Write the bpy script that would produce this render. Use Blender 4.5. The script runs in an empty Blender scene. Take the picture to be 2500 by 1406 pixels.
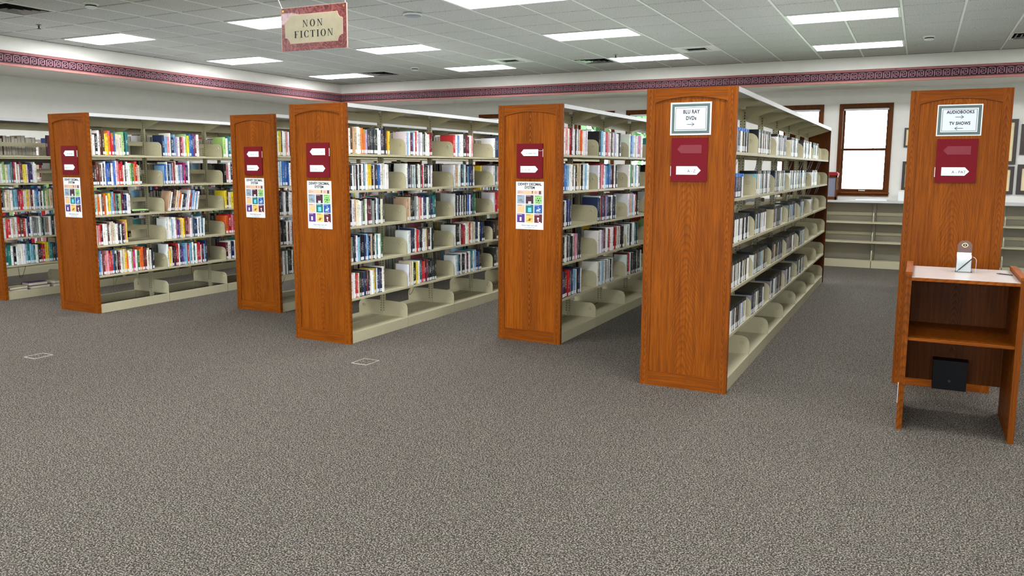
import bpy, math, random
import numpy as np
from mathutils import Matrix, Vector

random.seed(7)
sc = bpy.context.scene
COL = sc.collection

# ------------------------------------------------------------------ camera
CF, CPITCH, CYAW, CROLL, CH, CCX, CCY = 1961.65, 0.1326, -0.4668, 0.0040, 1.606, 1250.0, 670.29
_c, _s = math.cos(CYAW), math.sin(CYAW)
_cp, _sp = math.cos(CPITCH), math.sin(CPITCH)
_right = Vector((_c, -_s, 0)); _fh = Vector((_s, _c, 0)); _z = Vector((0, 0, 1))
_fwd = _cp * _fh - _sp * _z; _up = _sp * _fh + _cp * _z
_r2 = math.cos(CROLL) * _right + math.sin(CROLL) * _up
_u2 = -math.sin(CROLL) * _right + math.cos(CROLL) * _up
cam = bpy.data.cameras.new('camera'); camo = bpy.data.objects.new('camera', cam); COL.objects.link(camo)
cam.sensor_fit = 'HORIZONTAL'; cam.sensor_width = 36.0
cam.lens = CF / 2500 * 36.0
cam.shift_x = 0.0; cam.shift_y = -(703 - CCY) / 2500
cam.clip_start = 0.05; cam.clip_end = 300
m = Matrix.Identity(4)
for i in range(3):
    m[i][0] = _r2[i]; m[i][1] = _u2[i]; m[i][2] = -_fwd[i]
m[0][3], m[1][3], m[2][3] = 0, 0, CH
camo.matrix_world = m
sc.camera = camo
def project(x, y, z):
    v = Vector((x, y, z - CH)); d = v.dot(_fwd)
    return CCX + CF * v.dot(_r2) / d, CCY - CF * v.dot(_u2) / d, d

# ------------------------------------------------------------------ sky, light levels, exposure
LAMP = 25.5            # radiance of the ceiling light diffusers
SKY = 19.0             # overcast sky outside the windows
world = bpy.data.worlds.new('sky'); sc.world = world; world.use_nodes = True
wn = world.node_tree.nodes; wn.clear()
bg = wn.new('ShaderNodeBackground'); bg.inputs[0].default_value = (0.92, 0.96, 1.0, 1); bg.inputs[1].default_value = SKY
wo = wn.new('ShaderNodeOutputWorld'); world.node_tree.links.new(bg.outputs[0], wo.inputs[0])
sc.view_settings.view_transform = 'Standard'; sc.view_settings.look = 'None'
sc.view_settings.gamma = 1.0; sc.view_settings.use_curve_mapping = False
sc.view_settings.exposure = 0.0
sc.cycles.use_adaptive_sampling = True; sc.cycles.adaptive_threshold = 0.1; sc.cycles.adaptive_min_samples = 16; sc.cycles.light_sampling_threshold = 0.03; sc.cycles.max_bounces = 4; sc.cycles.diffuse_bounces = 3; sc.cycles.glossy_bounces = 2; sc.cycles.transmission_bounces = 3; sc.cycles.transparent_max_bounces = 6
sc.cycles.caustics_reflective = False; sc.cycles.caustics_refractive = False

# ------------------------------------------------------------------ materials
def lin(r, g, b):
    f = lambda c: ((c / 255 + 0.055) / 1.055) ** 2.4 if c > 10 else c / 255 / 12.92
    return (f(r), f(g), f(b), 1)
MATS = {}
def new_mat(name):
    mt = bpy.data.materials.new(name); mt.use_nodes = True
    MATS[name] = mt
    nt = mt.node_tree
    return mt, nt, nt.nodes['Principled BSDF']
def N(nt, typ, **kw):
    n = nt.nodes.new(typ)
    for k, v in kw.items():
        if k.startswith('_'): setattr(n, k[1:], v)
        else:
            n.inputs[k.replace('__', ' ')].default_value = v
    return n
def math_node(nt, op, a, b=None):
    n = nt.nodes.new('ShaderNodeMath'); n.operation = op
    for i, x in enumerate((a, b)):
        if x is None: continue
        if isinstance(x, (int, float)): n.inputs[i].default_value = x
        else: nt.links.new(x, n.inputs[i])
    return n.outputs[0]
def ramp(nt, fac, stops, interp='LINEAR'):
    n = nt.nodes.new('ShaderNodeValToRGB'); n.color_ramp.interpolation = interp
    el = n.color_ramp.elements
    while len(el) < len(stops): el.new(0.5)
    for e, (p, c) in zip(el, stops):
        e.position = p; e.color = c if len(c) == 4 else (*c, 1)
    nt.links.new(fac, n.inputs[0])
    return n.outputs[0]
def mixc(nt, fac, a, b, mode='MIX'):
    n = nt.nodes.new('ShaderNodeMix'); n.data_type = 'RGBA'; n.blend_type = mode
    if isinstance(fac, (int, float)): n.inputs[0].default_value = fac
    else: nt.links.new(fac, n.inputs[0])
    for i, x in ((6, a), (7, b)):
        if isinstance(x, tuple): n.inputs[i].default_value = x if len(x) == 4 else (*x, 1)
        else: nt.links.new(x, n.inputs[i])
    return n.outputs[2]
def plain(name, col, rough=0.6, metal=0.0, spec=0.5, noise=0.0, nscale=40, bump=0.0, coat=0.0):
    mt, nt, b = new_mat(name)
    b.inputs['Roughness'].default_value = rough; b.inputs['Metallic'].default_value = metal
    b.inputs['Specular IOR Level'].default_value = spec; b.inputs['Coat Weight'].default_value = coat
    b.inputs['Base Color'].default_value = col
    if noise or bump:
        tc = nt.nodes.new('ShaderNodeTexCoord')
        nz = N(nt, 'ShaderNodeTexNoise', Scale=nscale, Detail=4.0)
        nt.links.new(tc.outputs['Object'], nz.inputs['Vector'])
        if noise:
            lo = tuple(c * (1 - noise) for c in col[:3]); hi = tuple(min(1, c * (1 + noise)) for c in col[:3])
            nt.links.new(ramp(nt, nz.outputs[0], [(0.3, lo), (0.7, hi)]), b.inputs['Base Color'])
        if bump:
            bp = N(nt, 'ShaderNodeBump', Strength=bump, Distance=0.002)
            nt.links.new(nz.outputs[0], bp.inputs['Height']); nt.links.new(bp.outputs[0], b.inputs['Normal'])
    return mt

def oak(name, grain='Z', cath=0.0, tone=0.56, center=0.0, kx=1.2, plain_noise=1.0, hue=(1, 1, 1), oval=None, wig=1.0):
    """stained oak: streaks and pores along the grain, cathedral arches where cath > 0"""
    mt, nt, b = new_mat(name)
    tc = nt.nodes.new('ShaderNodeTexCoord'); oi = nt.nodes.new('ShaderNodeObjectInfo')
    sp = nt.nodes.new('ShaderNodeSeparateXYZ'); nt.links.new(tc.outputs['Object'], sp.inputs[0])
    X, Y, Z = sp.outputs
    along, across = {'Z': (Z, X), 'X': (X, Z), 'Y': (Y, X)}[grain]
    rnd = math_node(nt, 'MULTIPLY', oi.outputs['Random'], 37.0)
    ac = math_node(nt, 'ADD', across, math_node(nt, 'MULTIPLY', Y if grain != 'Y' else Z, 0.8))
    def vec(sa, sl):
        cb = nt.nodes.new('ShaderNodeCombineXYZ')
        nt.links.new(math_node(nt, 'MULTIPLY', ac, sa), cb.inputs[0])
        nt.links.new(math_node(nt, 'MULTIPLY', along, sl), cb.inputs[1])
        nt.links.new(rnd, cb.inputs[2]); return cb.outputs[0]
    def noise(sa, sl, det=3.0):
        n = N(nt, 'ShaderNodeTexNoise', Scale=1.0, Detail=det); nt.links.new(vec(sa, sl), n.inputs['Vector']); return n.outputs[0]
    streak = noise(70, 2.2, 4.0); pores = noise(420, 5.0, 2.0); broad = noise(9, 0.8, 2.0); warp = noise(6, 1.3, 2.0)
    d = math_node(nt, 'SUBTRACT', across, center)
    f = math_node(nt, 'ADD', math_node(nt, 'MULTIPLY', math_node(nt, 'POWER', math_node(nt, 'ABSOLUTE', d), 1.7), kx * 26), math_node(nt, 'MULTIPLY', along if oval is None else math_node(nt, 'ABSOLUTE', math_node(nt, 'SUBTRACT', along, math_node(nt, 'ADD', oval - (.45 if cath < .9 else 0), math_node(nt, 'MULTIPLY', oi.outputs['Random'], .9 if cath < .9 else 0.0)))), 2.6))
    f = math_node(nt, 'ADD', f, math_node(nt, 'MULTIPLY', warp, wig))
    ring = math_node(nt, 'FRACT', math_node(nt, 'MULTIPLY', f, 7.0))
    ringd = ramp(nt, ring, [(0.0, (1, 1, 1)), (0.45, (0.85, 0.85, 0.85)), (0.82, (0.0, 0.0, 0.0)), (1.0, (0.7, 0.7, 0.7))])
    c = ramp(nt, streak, [(0.25, tuple(tone * v for v in (0.28, 0.060, 0.002))), (0.5, tuple(tone * v for v in (0.46, 0.110, 0.004))), (0.78, tuple(tone * v for v in (0.60, 0.165, 0.010)))])
    c = mixc(nt, 0.35, c, ramp(nt, broad, [(0.3, tuple(tone * v for v in (0.30, 0.066, 0.002))), (0.7, tuple(tone * v for v in (0.62, 0.165, 0.008)))]))
    pd = ramp(nt, pores, [(0.38, (0, 0, 0)), (0.52, (1, 1, 1))])
    c = mixc(nt, math_node(nt, 'MULTIPLY', math_node(nt, 'SUBTRACT', 1.0, pd), 0.55 * plain_noise), c, tuple(tone * v for v in (0.13, 0.033, 0.008)))
    if cath > 0:
        fall = ramp(nt, math_node(nt, 'ABSOLUTE', d), [(0.0, (1, 1, 1)), (0.055, (0.9, 0.9, 0.9)), (0.12, (0.12, 0.12, 0.12)), (0.2, (0.05, 0.05, 0.05))]) if cath > 0.5 else None
        inv = math_node(nt, 'MULTIPLY', math_node(nt, 'SUBTRACT', 1.0, ringd), cath)
        if fall is not None: inv = math_node(nt, 'MULTIPLY', inv, fall)
        c = mixc(nt, inv, c, tuple(tone * v for v in (0.10, 0.024, 0.007)))
    if hue != (1, 1, 1): c = mixc(nt, 1.0, c, hue, 'MULTIPLY')
    nt.links.new(c, b.inputs['Base Color'])
    b.inputs['Roughness'].default_value = 0.46; b.inputs['Specular IOR Level'].default_value = 0.08
    return mt

oak('oak_panel', 'Z', 0.34, kx=1.2, tone=0.6); oak('oak_cathedral', 'Z', 0.95, kx=5.5, tone=0.66, oval=1.28, wig=.45); oak('oak_vertical', 'Z', 0.45, center=0.028, kx=5.0, tone=0.58, oval=1.25, wig=.8)
oak('oak_horizontal', 'X', 0.42, center=1.0, kx=.4, tone=0.58); oak('oak_depth', 'Y', 0.15, center=1.0, kx=.4, tone=0.62); oak('oak_dark', 'Z', 0.35, tone=0.2)
oak('window_wood_v', 'Z', 0.1, tone=0.34, center=0.5, kx=.5, hue=(.85, 1.0, 3.6)); oak('window_wood_h', 'X', 0.1, tone=0.5, center=0.5, kx=.5, hue=(.85, 1.0, 3.6))
plain('steel_beige', lin(190, 183, 152), 0.42, spec=0.4, noise=0.04, nscale=60)
plain('steel_top', lin(200, 200, 200), 0.35, spec=0.5)
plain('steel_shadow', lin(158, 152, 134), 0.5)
plain('wall_paint', lin(232, 231, 224), 0.8, spec=0.2, noise=0.02, nscale=8)
plain('soffit_paint', lin(238, 236, 230), 0.8, spec=0.2, noise=0.02, nscale=8)
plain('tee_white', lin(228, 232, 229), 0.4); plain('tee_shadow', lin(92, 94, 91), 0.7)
plain('plastic_white', lin(225, 226, 224), 0.4); plain('plastic_grey', lin(130, 134, 150), 0.4)
plain('black_void', lin(10, 11, 11), 0.9, spec=0.1); plain('metal_grey', lin(150, 150, 148), 0.35, metal=0.6)
plain('maroon_board', lin(108, 2, 20), 0.75, spec=0.25, noise=0.10, nscale=300)
plain('maroon_faded', lin(124, 38, 50), 0.75, noise=0.08, nscale=300)
plain('paper_white', lin(236, 240, 240), 0.6, spec=0.3, noise=0.015, nscale=50); plain('paper_cool', lin(214, 220, 230), 0.35, spec=0.4)
plain('ink_black', lin(22, 24, 28), 0.6); plain('ink_grey', lin(130, 136, 136), 0.6); plain('ink_green', lin(78, 98, 98), 0.5, noise=0.10, nscale=120)
plain('outlet_rim', lin(176, 170, 158), 0.5); plain('brass', lin(205, 170, 90), 0.3, metal=0.8); plain('string_white', lin(225, 225, 222), 0.6)
plain('laminate', lin(196, 186, 180), 0.28, spec=0.5, noise=0.05, nscale=18)
plain('black_plastic', lin(4, 4, 6), 0.5, spec=0.15); plain('pencil_dark', lin(28, 28, 36), 0.4)
plain('card_brown', lin(120, 68, 56), 0.35, spec=0.5); plain('gold_print', lin(214, 190, 140), 0.4)
plain('frame_dark', lin(52, 40, 36), 0.4); plain('mat_cream', lin(236, 222, 176), 0.7, noise=0.05, nscale=12)
plain('red_cloth', lin(150, 16, 36), 0.8); plain('page_block', lin(214, 206, 188), 0.85, spec=0.1, noise=0.06, nscale=200)
plain('wire', lin(58, 56, 54), 0.4, metal=0.5); plain('wire_light', lin(150, 148, 144), 0.35, metal=0.6)
plain('label_white', lin(240, 242, 242), 0.55); plain('shade_fabric', lin(232, 234, 236), 0.7)
plain('lawn_green', lin(96, 126, 92), 0.95, noise=0.3, nscale=2); plain('tree_green', lin(60, 96, 52), 0.95, noise=0.4, nscale=1.5)
plain('bark', lin(90, 74, 60), 0.9)
plain('border_key_line', lin(164, 116, 128), 0.7); plain('border_ground', lin(50, 18, 32), 0.75, noise=0.1, nscale=30)

def striped(name, stops, axis=2):
    mt, nt, b = new_mat(name)
    tc = nt.nodes.new('ShaderNodeTexCoord'); sp = nt.nodes.new('ShaderNodeSeparateXYZ'); nt.links.new(tc.outputs['Generated'], sp.inputs[0])
    nz = N(nt, 'ShaderNodeTexNoise', Scale=1.0, Detail=3.0); mp = nt.nodes.new('ShaderNodeMapping'); mp.inputs['Scale'].default_value = (3, 3, 160)
    nt.links.new(tc.outputs['Object'], mp.inputs[0]); nt.links.new(mp.outputs[0], nz.inputs['Vector'])
    c = ramp(nt, sp.outputs[axis], stops)
    c = mixc(nt, 0.35, c, ramp(nt, nz.outputs[0], [(0.3, lin(104, 52, 58)), (0.7, lin(190, 128, 122))]), 'MIX')
    nt.links.new(c, b.inputs['Base Color']); b.inputs['Roughness'].default_value = 0.75
    return mt
striped('border_band_top', [(0.0, lin(120, 66, 74)), (0.3, lin(190, 124, 122)), (0.5, lin(146, 84, 88)), (0.75, lin(178, 112, 112)), (0.93, lin(140, 78, 80)), (0.97, lin(42, 26, 28))])
striped('border_band_bottom', [(0.0, lin(42, 26, 28)), (0.06, lin(150, 92, 86)), (0.3, lin(214, 156, 138)), (0.55, lin(196, 128, 120)), (0.8, lin(150, 88, 90)), (1.0, lin(120, 66, 74))])

# carpet: looped pile, salt-and-pepper yarns
mt, nt, b = new_mat('carpet')
tc = nt.nodes.new('ShaderNodeTexCoord')
def onoise(scale, det=2.0, rough=0.5, dist=0.0):
    n = N(nt, 'ShaderNodeTexNoise', Scale=scale, Detail=det, Roughness=rough, Distortion=dist); nt.links.new(tc.outputs['Object'], n.inputs['Vector']); return n
loop = onoise(140, 1.5, 0.55, 0.5); yarn = onoise(38, 3.0); hue = onoise(7, 3.0); fine = onoise(260, 1.0)
c = ramp(nt, loop.outputs[0], [(0.38, lin(8, 7, 6)), (0.46, lin(62, 57, 52)), (0.53, lin(150, 142, 130)), (0.60, lin(254, 246, 230))])
c = mixc(nt, 0.2, c, ramp(nt, yarn.outputs[0], [(0.35, lin(66, 62, 63)), (0.5, lin(106, 99, 93)), (0.66, lin(138, 131, 115))]))
c = mixc(nt, 0.22, c, ramp(nt, hue.outputs[0], [(0.35, lin(88, 78, 80)), (0.5, lin(92, 89, 83)), (0.65, lin(90, 95, 78))]))
c = mixc(nt, 0.12, c, ramp(nt, fine.outputs[0], [(0.35, (0.01, 0.01, 0.01)), (0.65, (0.45, 0.42, 0.38))]))
c = mixc(nt, 1.0, c, (0.44, 0.425, 0.418), 'MULTIPLY')
nt.links.new(c, b.inputs['Base Color']); b.inputs['Roughness'].default_value = 0.95; b.inputs['Specular IOR Level'].default_value = 0.1
bp = N(nt, 'ShaderNodeBump', Strength=0.7, Distance=0.006); nt.links.new(loop.outputs[0], bp.inputs['Height']); nt.links.new(bp.outputs[0], b.inputs['Normal'])

# acoustic tile
mt, nt, b = new_mat('ceiling_tile')
tc = nt.nodes.new('ShaderNodeTexCoord'); oi = nt.nodes.new('ShaderNodeObjectInfo')
ad = nt.nodes.new('ShaderNodeVectorMath'); ad.operation = 'ADD'; nt.links.new(tc.outputs['Object'], ad.inputs[0]); nt.links.new(oi.outputs['Location'], ad.inputs[1])
n1 = N(nt, 'ShaderNodeTexNoise', Scale=110.0, Detail=3.0); nt.links.new(ad.outputs[0], n1.inputs['Vector'])
c = ramp(nt, n1.outputs[0], [(0.34, lin(136, 139, 136)), (0.46, lin(196, 200, 196)), (0.7, lin(214, 217, 213))])
nt.links.new(c, b.inputs['Base Color']); b.inputs['Roughness'].default_value = 0.9; b.inputs['Specular IOR Level'].default_value = 0.1
bp = N(nt, 'ShaderNodeBump', Strength=0.4, Distance=0.003); nt.links.new(n1.outputs[0], bp.inputs['Height']); nt.links.new(bp.outputs[0], b.inputs['Normal'])

# lamp diffuser
mt, nt, b = new_mat('lamp_diffuser')
b.inputs['Base Color'].default_value = (0.9, 0.9, 0.9, 1); b.inputs['Emission Color'].default_value = (0.965, 0.975, 1.0, 1); b.inputs['Emission Strength'].default_value = LAMP; mt.cycles.emission_sampling = 'FRONT'

# window glass and clear acrylic: thin sheet, mostly clear with a fresnel sheen
def sheet(name, tint, refl=1.0):
    mt, nt, b = new_mat(name); nt.nodes.remove(b)
    tr = nt.nodes.new('ShaderNodeBsdfTransparent'); tr.inputs[0].default_value = tint
    gl = nt.nodes.new('ShaderNodeBsdfGlossy'); gl.inputs['Roughness'].default_value = 0.03
    fr = nt.nodes.new('ShaderNodeFresnel'); fr.inputs[0].default_value = 1.45
    mx = nt.nodes.new('ShaderNodeMixShader')
    nt.links.new(fr.outputs[0], mx.inputs[0]); nt.links.new(tr.outputs[0], mx.inputs[1]); nt.links.new(gl.outputs[0], mx.inputs[2])
    nt.links.new(mx.outputs[0], nt.nodes['Material Output'].inputs[0])
sheet('window_glass', (0.95, 0.97, 0.97, 1)); sheet('acrylic', (0.985, 0.99, 0.99, 1))

# hanging sign print
mt, nt, b = new_mat('sign_marble')
tc = nt.nodes.new('ShaderNodeTexCoord')
n1 = N(nt, 'ShaderNodeTexNoise', Scale=14.0, Detail=6.0, Distortion=1.8); nt.links.new(tc.outputs['Object'], n1.inputs['Vector'])
c = ramp(nt, n1.outputs[0], [(0.30, lin(84, 26, 28)), (0.45, lin(122, 46, 48)), (0.505, lin(160, 92, 88)), (0.56, lin(124, 48, 50)), (0.75, lin(98, 32, 36))])
nt.links.new(c, b.inputs['Base Color']); b.inputs['Roughness'].default_value = 0.3; b.inputs['Coat Weight'].default_value = 0.3
plain('sign_cream', lin(184, 172, 144), 0.35, noise=0.08, nscale=14); plain('sign_line', lin(226, 180, 160), 0.4)

# book covers and disc cases: colour per copy, printed title down the spine
def printed(name, rough, title=0.8):
    mt, nt, b = new_mat(name)
    ca = nt.nodes.new('ShaderNodeAttribute'); ca.attribute_name = 'cover'
    sd = nt.nodes.new('ShaderNodeAttribute'); sd.attribute_name = 'seed'
    uv = nt.nodes.new('ShaderNodeUVMap'); uv.uv_map = 'spine'
    su = nt.nodes.new('ShaderNodeSeparateXYZ'); nt.links.new(uv.outputs[0], su.inputs[0])
    ss = nt.nodes.new('ShaderNodeSeparateColor'); nt.links.new(sd.outputs['Color'], ss.inputs[0])
    U, V = su.outputs[0], su.outputs[1]; R, G, B_ = ss.outputs
    cb = nt.nodes.new('ShaderNodeCombineXYZ')
    nt.links.new(math_node(nt, 'MULTIPLY', U, 3.2), cb.inputs[0]); nt.links.new(math_node(nt, 'MULTIPLY', V, 34.0), cb.inputs[1]); nt.links.new(math_node(nt, 'MULTIPLY', R, 91.0), cb.inputs[2])
    nz = N(nt, 'ShaderNodeTexNoise', Scale=1.0, Detail=1.5); nt.links.new(cb.outputs[0], nz.inputs['Vector'])
    letters = math_node(nt, 'GREATER_THAN', nz.outputs[0], 0.52)
    inu = math_node(nt, 'MULTIPLY', math_node(nt, 'GREATER_THAN', U, 0.27), math_node(nt, 'LESS_THAN', U, 0.73))
    lo = math_node(nt, 'ADD', 0.28, math_node(nt, 'MULTIPLY', G, 0.2)); hi = math_node(nt, 'ADD', 0.62, math_node(nt, 'MULTIPLY', B_, 0.3))
    inv = math_node(nt, 'MULTIPLY', math_node(nt, 'GREATER_THAN', V, lo), math_node(nt, 'LESS_THAN', V, hi))
    msk = math_node(nt, 'MULTIPLY', math_node(nt, 'MULTIPLY', letters, inu), math_node(nt, 'MULTIPLY', inv, title))
    bw = nt.nodes.new('ShaderNodeRGBToBW'); nt.links.new(ca.outputs['Color'], bw.inputs[0])
    ink = ramp(nt, bw.outputs[0], [(0.10, (0.75, 0.73, 0.66)), (0.22, (0.05, 0.045, 0.05))], 'CONSTANT')
    c = mixc(nt, msk, ca.outputs['Color'], ink)
    onsp = math_node(nt, 'LESS_THAN', U, 1.01)
    band = math_node(nt, 'MULTIPLY', math_node(nt, 'MULTIPLY', math_node(nt, 'GREATER_THAN', V, math_node(nt, 'ADD', 0.80, math_node(nt, 'MULTIPLY', R, 0.08))), math_node(nt, 'GREATER_THAN', G, 0.62)), onsp)
    hs = nt.nodes.new('ShaderNodeHueSaturation'); nt.links.new(ca.outputs['Color'], hs.inputs['Color'])
    nt.links.new(math_node(nt, 'ADD', 0.5, math_node(nt, 'MULTIPLY', math_node(nt, 'SUBTRACT', B_, 0.5), 0.5)), hs.inputs['Hue']); hs.inputs['Value'].default_value = 0.55
    c = mixc(nt, math_node(nt, 'MULTIPLY', band, 0.5), c, hs.outputs[0])
    nt.links.new(c, b.inputs['Base Color']); b.inputs['Roughness'].default_value = rough
printed('book_cover', 0.42); printed('disc_case', 0.25, 0.7)

# ------------------------------------------------------------------ mesh helpers
class MB:
    def __init__(s): s.v = []; s.f = []; s.mi = []
    def quad(s, a, b, c, d, mi=0):
        n = len(s.v); s.v += [a, b, c, d]; s.f.append((n, n + 1, n + 2, n + 3)); s.mi.append(mi)
    def box(s, x0, x1, y0, y1, z0, z1, mi=0):
        n = len(s.v)
        s.v += [(x0, y0, z0), (x1, y0, z0), (x1, y1, z0), (x0, y1, z0), (x0, y0, z1), (x1, y0, z1), (x1, y1, z1), (x0, y1, z1)]
        s.f += [(n, n + 3, n + 2, n + 1), (n + 4, n + 5, n + 6, n + 7), (n, n + 1, n + 5, n + 4), (n + 1, n + 2, n + 6, n + 5), (n + 2, n + 3, n + 7, n + 6), (n + 3, n, n + 4, n + 7)]
        s.mi += [mi] * 6
        return s
    def prism(s, pts, axis, a, b, mi=0):
        """polygon pts (2d, counter-clockwise) extruded along axis from a to b"""
        def P(p, t):
            return {'X': (t, p[0], p[1]), 'Y': (p[0], t, p[1]), 'Z': (p[0], p[1], t)}[axis]
        n = len(s.v); k = len(pts)
        s.v += [P(p, a) for p in pts] + [P(p, b) for p in pts]
        s.f.append(tuple(range(n, n + k)) if axis == 'Y' else tuple(range(n + k - 1, n - 1, -1)))
        s.f.append(tuple(range(n + 2 * k - 1, n + k - 1, -1)) if axis == 'Y' else tuple(range(n + k, n + 2 * k)))
        for i in range(k):
            j = (i + 1) % k
            q = (n + i, n + j, n + k + j, n + k + i)
            s.f.append(q if axis != 'Y' else q[::-1])
        s.mi += [mi] * (k + 2)
        return s
    def tube(s, pts, r, seg=6, mi=0):
        pts = [Vector(p) for p in pts]; n0 = len(s.v)
        for i, p in enumerate(pts):
            t = (pts[min(i + 1, len(pts) - 1)] - pts[max(i - 1, 0)]).normalized()
            a = t.cross(Vector((0, 0, 1)));  a = t.cross(Vector((1, 0, 0))) if a.length < 0.1 else a
            a.normalize(); b2 = t.cross(a)
            for k in range(seg):
                an = 2 * math.pi * k / seg
                s.v.append(tuple(p + r * (math.cos(an) * a + math.sin(an) * b2)))
        for i in range(len(pts) - 1):
            for k in range(seg):
                k2 = (k + 1) % seg
                s.f.append((n0 + i * seg + k, n0 + i * seg + k2, n0 + (i + 1) * seg + k2, n0 + (i + 1) * seg + k)); s.mi.append(mi)
        s.f.append(tuple(n0 + k for k in range(seg))[::-1]); s.mi.append(mi)
        s.f.append(tuple(n0 + (len(pts) - 1) * seg + k for k in range(seg))); s.mi.append(mi)
        return s
    def lathe(s, prof, cx=0, cy=0, seg=20, mi=0):
        n0 = len(s.v)
        for r, z in prof:
            for k in range(seg):
                a = 2 * math.pi * k / seg; s.v.append((cx + r * math.cos(a), cy + r * math.sin(a), z))
        for i in range(len(prof) - 1):
            for k in range(seg):
                k2 = (k + 1) % seg
                s.f.append((n0 + i * seg + k, n0 + i * seg + k2, n0 + (i + 1) * seg + k2, n0 + (i + 1) * seg + k)); s.mi.append(mi)
        s.f.append(tuple(n0 + k for k in range(seg))[::-1]); s.mi.append(mi)
        s.f.append(tuple(n0 + (len(prof) - 1) * seg + k for k in range(seg))); s.mi.append(mi)
        return s
    def mesh(s, name, mats, smooth=False):
        me = bpy.data.meshes.new(name); me.from_pydata(s.v, [], s.f)
        for mm in ([mats] if isinstance(mats, str) else mats): me.materials.append(MATS[mm])
        if any(s.mi): me.polygons.foreach_set('material_index', s.mi)
        if smooth: me.polygons.foreach_set('use_smooth', [True] * len(me.polygons))
        me.update(); return me
    def obj(s, name, mats, parent=None, loc=(0, 0, 0), smooth=False):
        return put(name, s.mesh(name, mats, smooth), parent, loc)
def put(name, me, parent=None, loc=(0, 0, 0), rot=None, scale=None):
    o = bpy.data.objects.new(name, me); COL.objects.link(o); o.location = loc
    if rot: o.rotation_euler = rot
    if scale: o.scale = scale
    if parent: o.parent = parent
    return o
def box(name, mats, x0, x1, y0, y1, z0, z1, parent=None, loc=(0, 0, 0)):
    return MB().box(x0, x1, y0, y1, z0, z1).obj(name, mats, parent, loc)
def tag(o, label=None, cat=None, group=None, kind=None):
    if label: o['label'] = label
    if cat: o['category'] = cat
    if group: o['group'] = group
    if kind: o['kind'] = kind
    return o
def thing(name, label, cat, loc=(0, 0, 0), group=None, rz=0):
    o = put(name, None, None, loc); o.rotation_euler = (0, 0, rz); return tag(o, label, cat, group)
ORD = ['first', 'second', 'third', 'fourth', 'fifth', 'sixth', 'seventh', 'eighth', 'ninth', 'tenth', 'eleventh', 'twelfth', 'thirteenth', 'fourteenth', 'fifteenth', 'sixteenth', 'seventeenth', 'eighteenth', 'nineteenth', 'twentieth']
TENS = ['', '', 'twenty', 'thirty', 'forty', 'fifty', 'sixty']
def ordn(i):
    return ORD[i] if i < 20 else TENS[(i + 1) // 10] + ('-' + ORD[(i + 1) % 10 - 1] if (i + 1) % 10 else 'th').replace('yth', 'ieth')
_tc = {}
def text_mesh(s, size, mat, sx=1.0, bold=0.0, align='CENTER', shear=0.0, spacing=1.0):
    cu = bpy.data.curves.new('lettering', 'FONT'); cu.body = s; cu.size = size; cu.align_x = align; cu.align_y = 'CENTER'
    cu.offset = bold; cu.shear = shear; cu.space_character = spacing; cu.resolution_u = 3
    o = bpy.data.objects.new('lettering', cu); COL.objects.link(o); bpy.context.view_layer.update()
    me = bpy.data.meshes.new_from_object(o.evaluated_get(bpy.context.evaluated_depsgraph_get()))
    bpy.data.objects.remove(o); bpy.data.curves.remove(cu)
    me.transform(Matrix(((sx, 0, 0, 0), (0, 0, -1, 0), (0, 1, 0, 0), (0, 0, 0, 1))))
    me.materials.clear(); me.materials.append(MATS[mat]); me.name = 'lettering'
    return me

# ------------------------------------------------------------------ room shell
ZC = 3.30; XL, YB = -10.87, 13.64; XWL, YWB = -12.10, 14.65; ZS = 2.912; ZT = 3.109
XR, YF = 4.6, -4.2
GX0, GX, GY0, GY = -0.29, 0.598, 9.64, 0.61
floor = box('floor', 'carpet', XWL - .2, XR + .2, YF - .2, YWB + .2, -0.1, 0.0); tag(floor, 'grey-brown salt-and-pepper loop carpet', kind='structure')
tag(box('wall_left', 'wall_paint', XWL - .2, XWL, YF, YWB, 0, ZC), 'off-white painted wall above the book stacks', kind='structure')
# unseen wide windows added behind and beside the viewer, to brighten the stacks
ADDED_FWIN = [-6.1 + 2.45 * k for k in range(4)]; ADDED_RWIN = [-3.0, -.4]; OW, OZ0, OZ1 = 1.7, .85, 2.65
mb = MB(); x = XWL
for wx in ADDED_FWIN:
    mb.box(x, wx, YF - .2, YF, 0, ZC); mb.box(wx, wx + OW, YF - .2, YF, 0, OZ0); mb.box(wx, wx + OW, YF - .2, YF, OZ1, ZC); x = wx + OW
mb.box(x, XR, YF - .2, YF, 0, ZC); tag(mb.obj('wall_front', 'wall_paint'), kind='structure')
mb = MB(); y = YF
for wy in ADDED_RWIN:
    mb.box(XR, XR + .2, y, wy, 0, ZC); mb.box(XR, XR + .2, wy, wy + OW, 0, OZ0); mb.box(XR, XR + .2, wy, wy + OW, OZ1, ZC); y = wy + OW
mb.box(XR, XR + .2, y, YWB, 0, ZC); tag(mb.obj('wall_right', 'wall_paint'), kind='structure')
def portal(loc, rot, sx, sy):
    l = bpy.data.lights.new('daylight_portal', 'AREA'); l.shape = 'RECTANGLE'; l.size = sx; l.size_y = sy; l.cycles.is_portal = True
    o = bpy.data.objects.new('daylight_portal', l); COL.objects.link(o); o.location = loc; o.rotation_euler = rot
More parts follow.
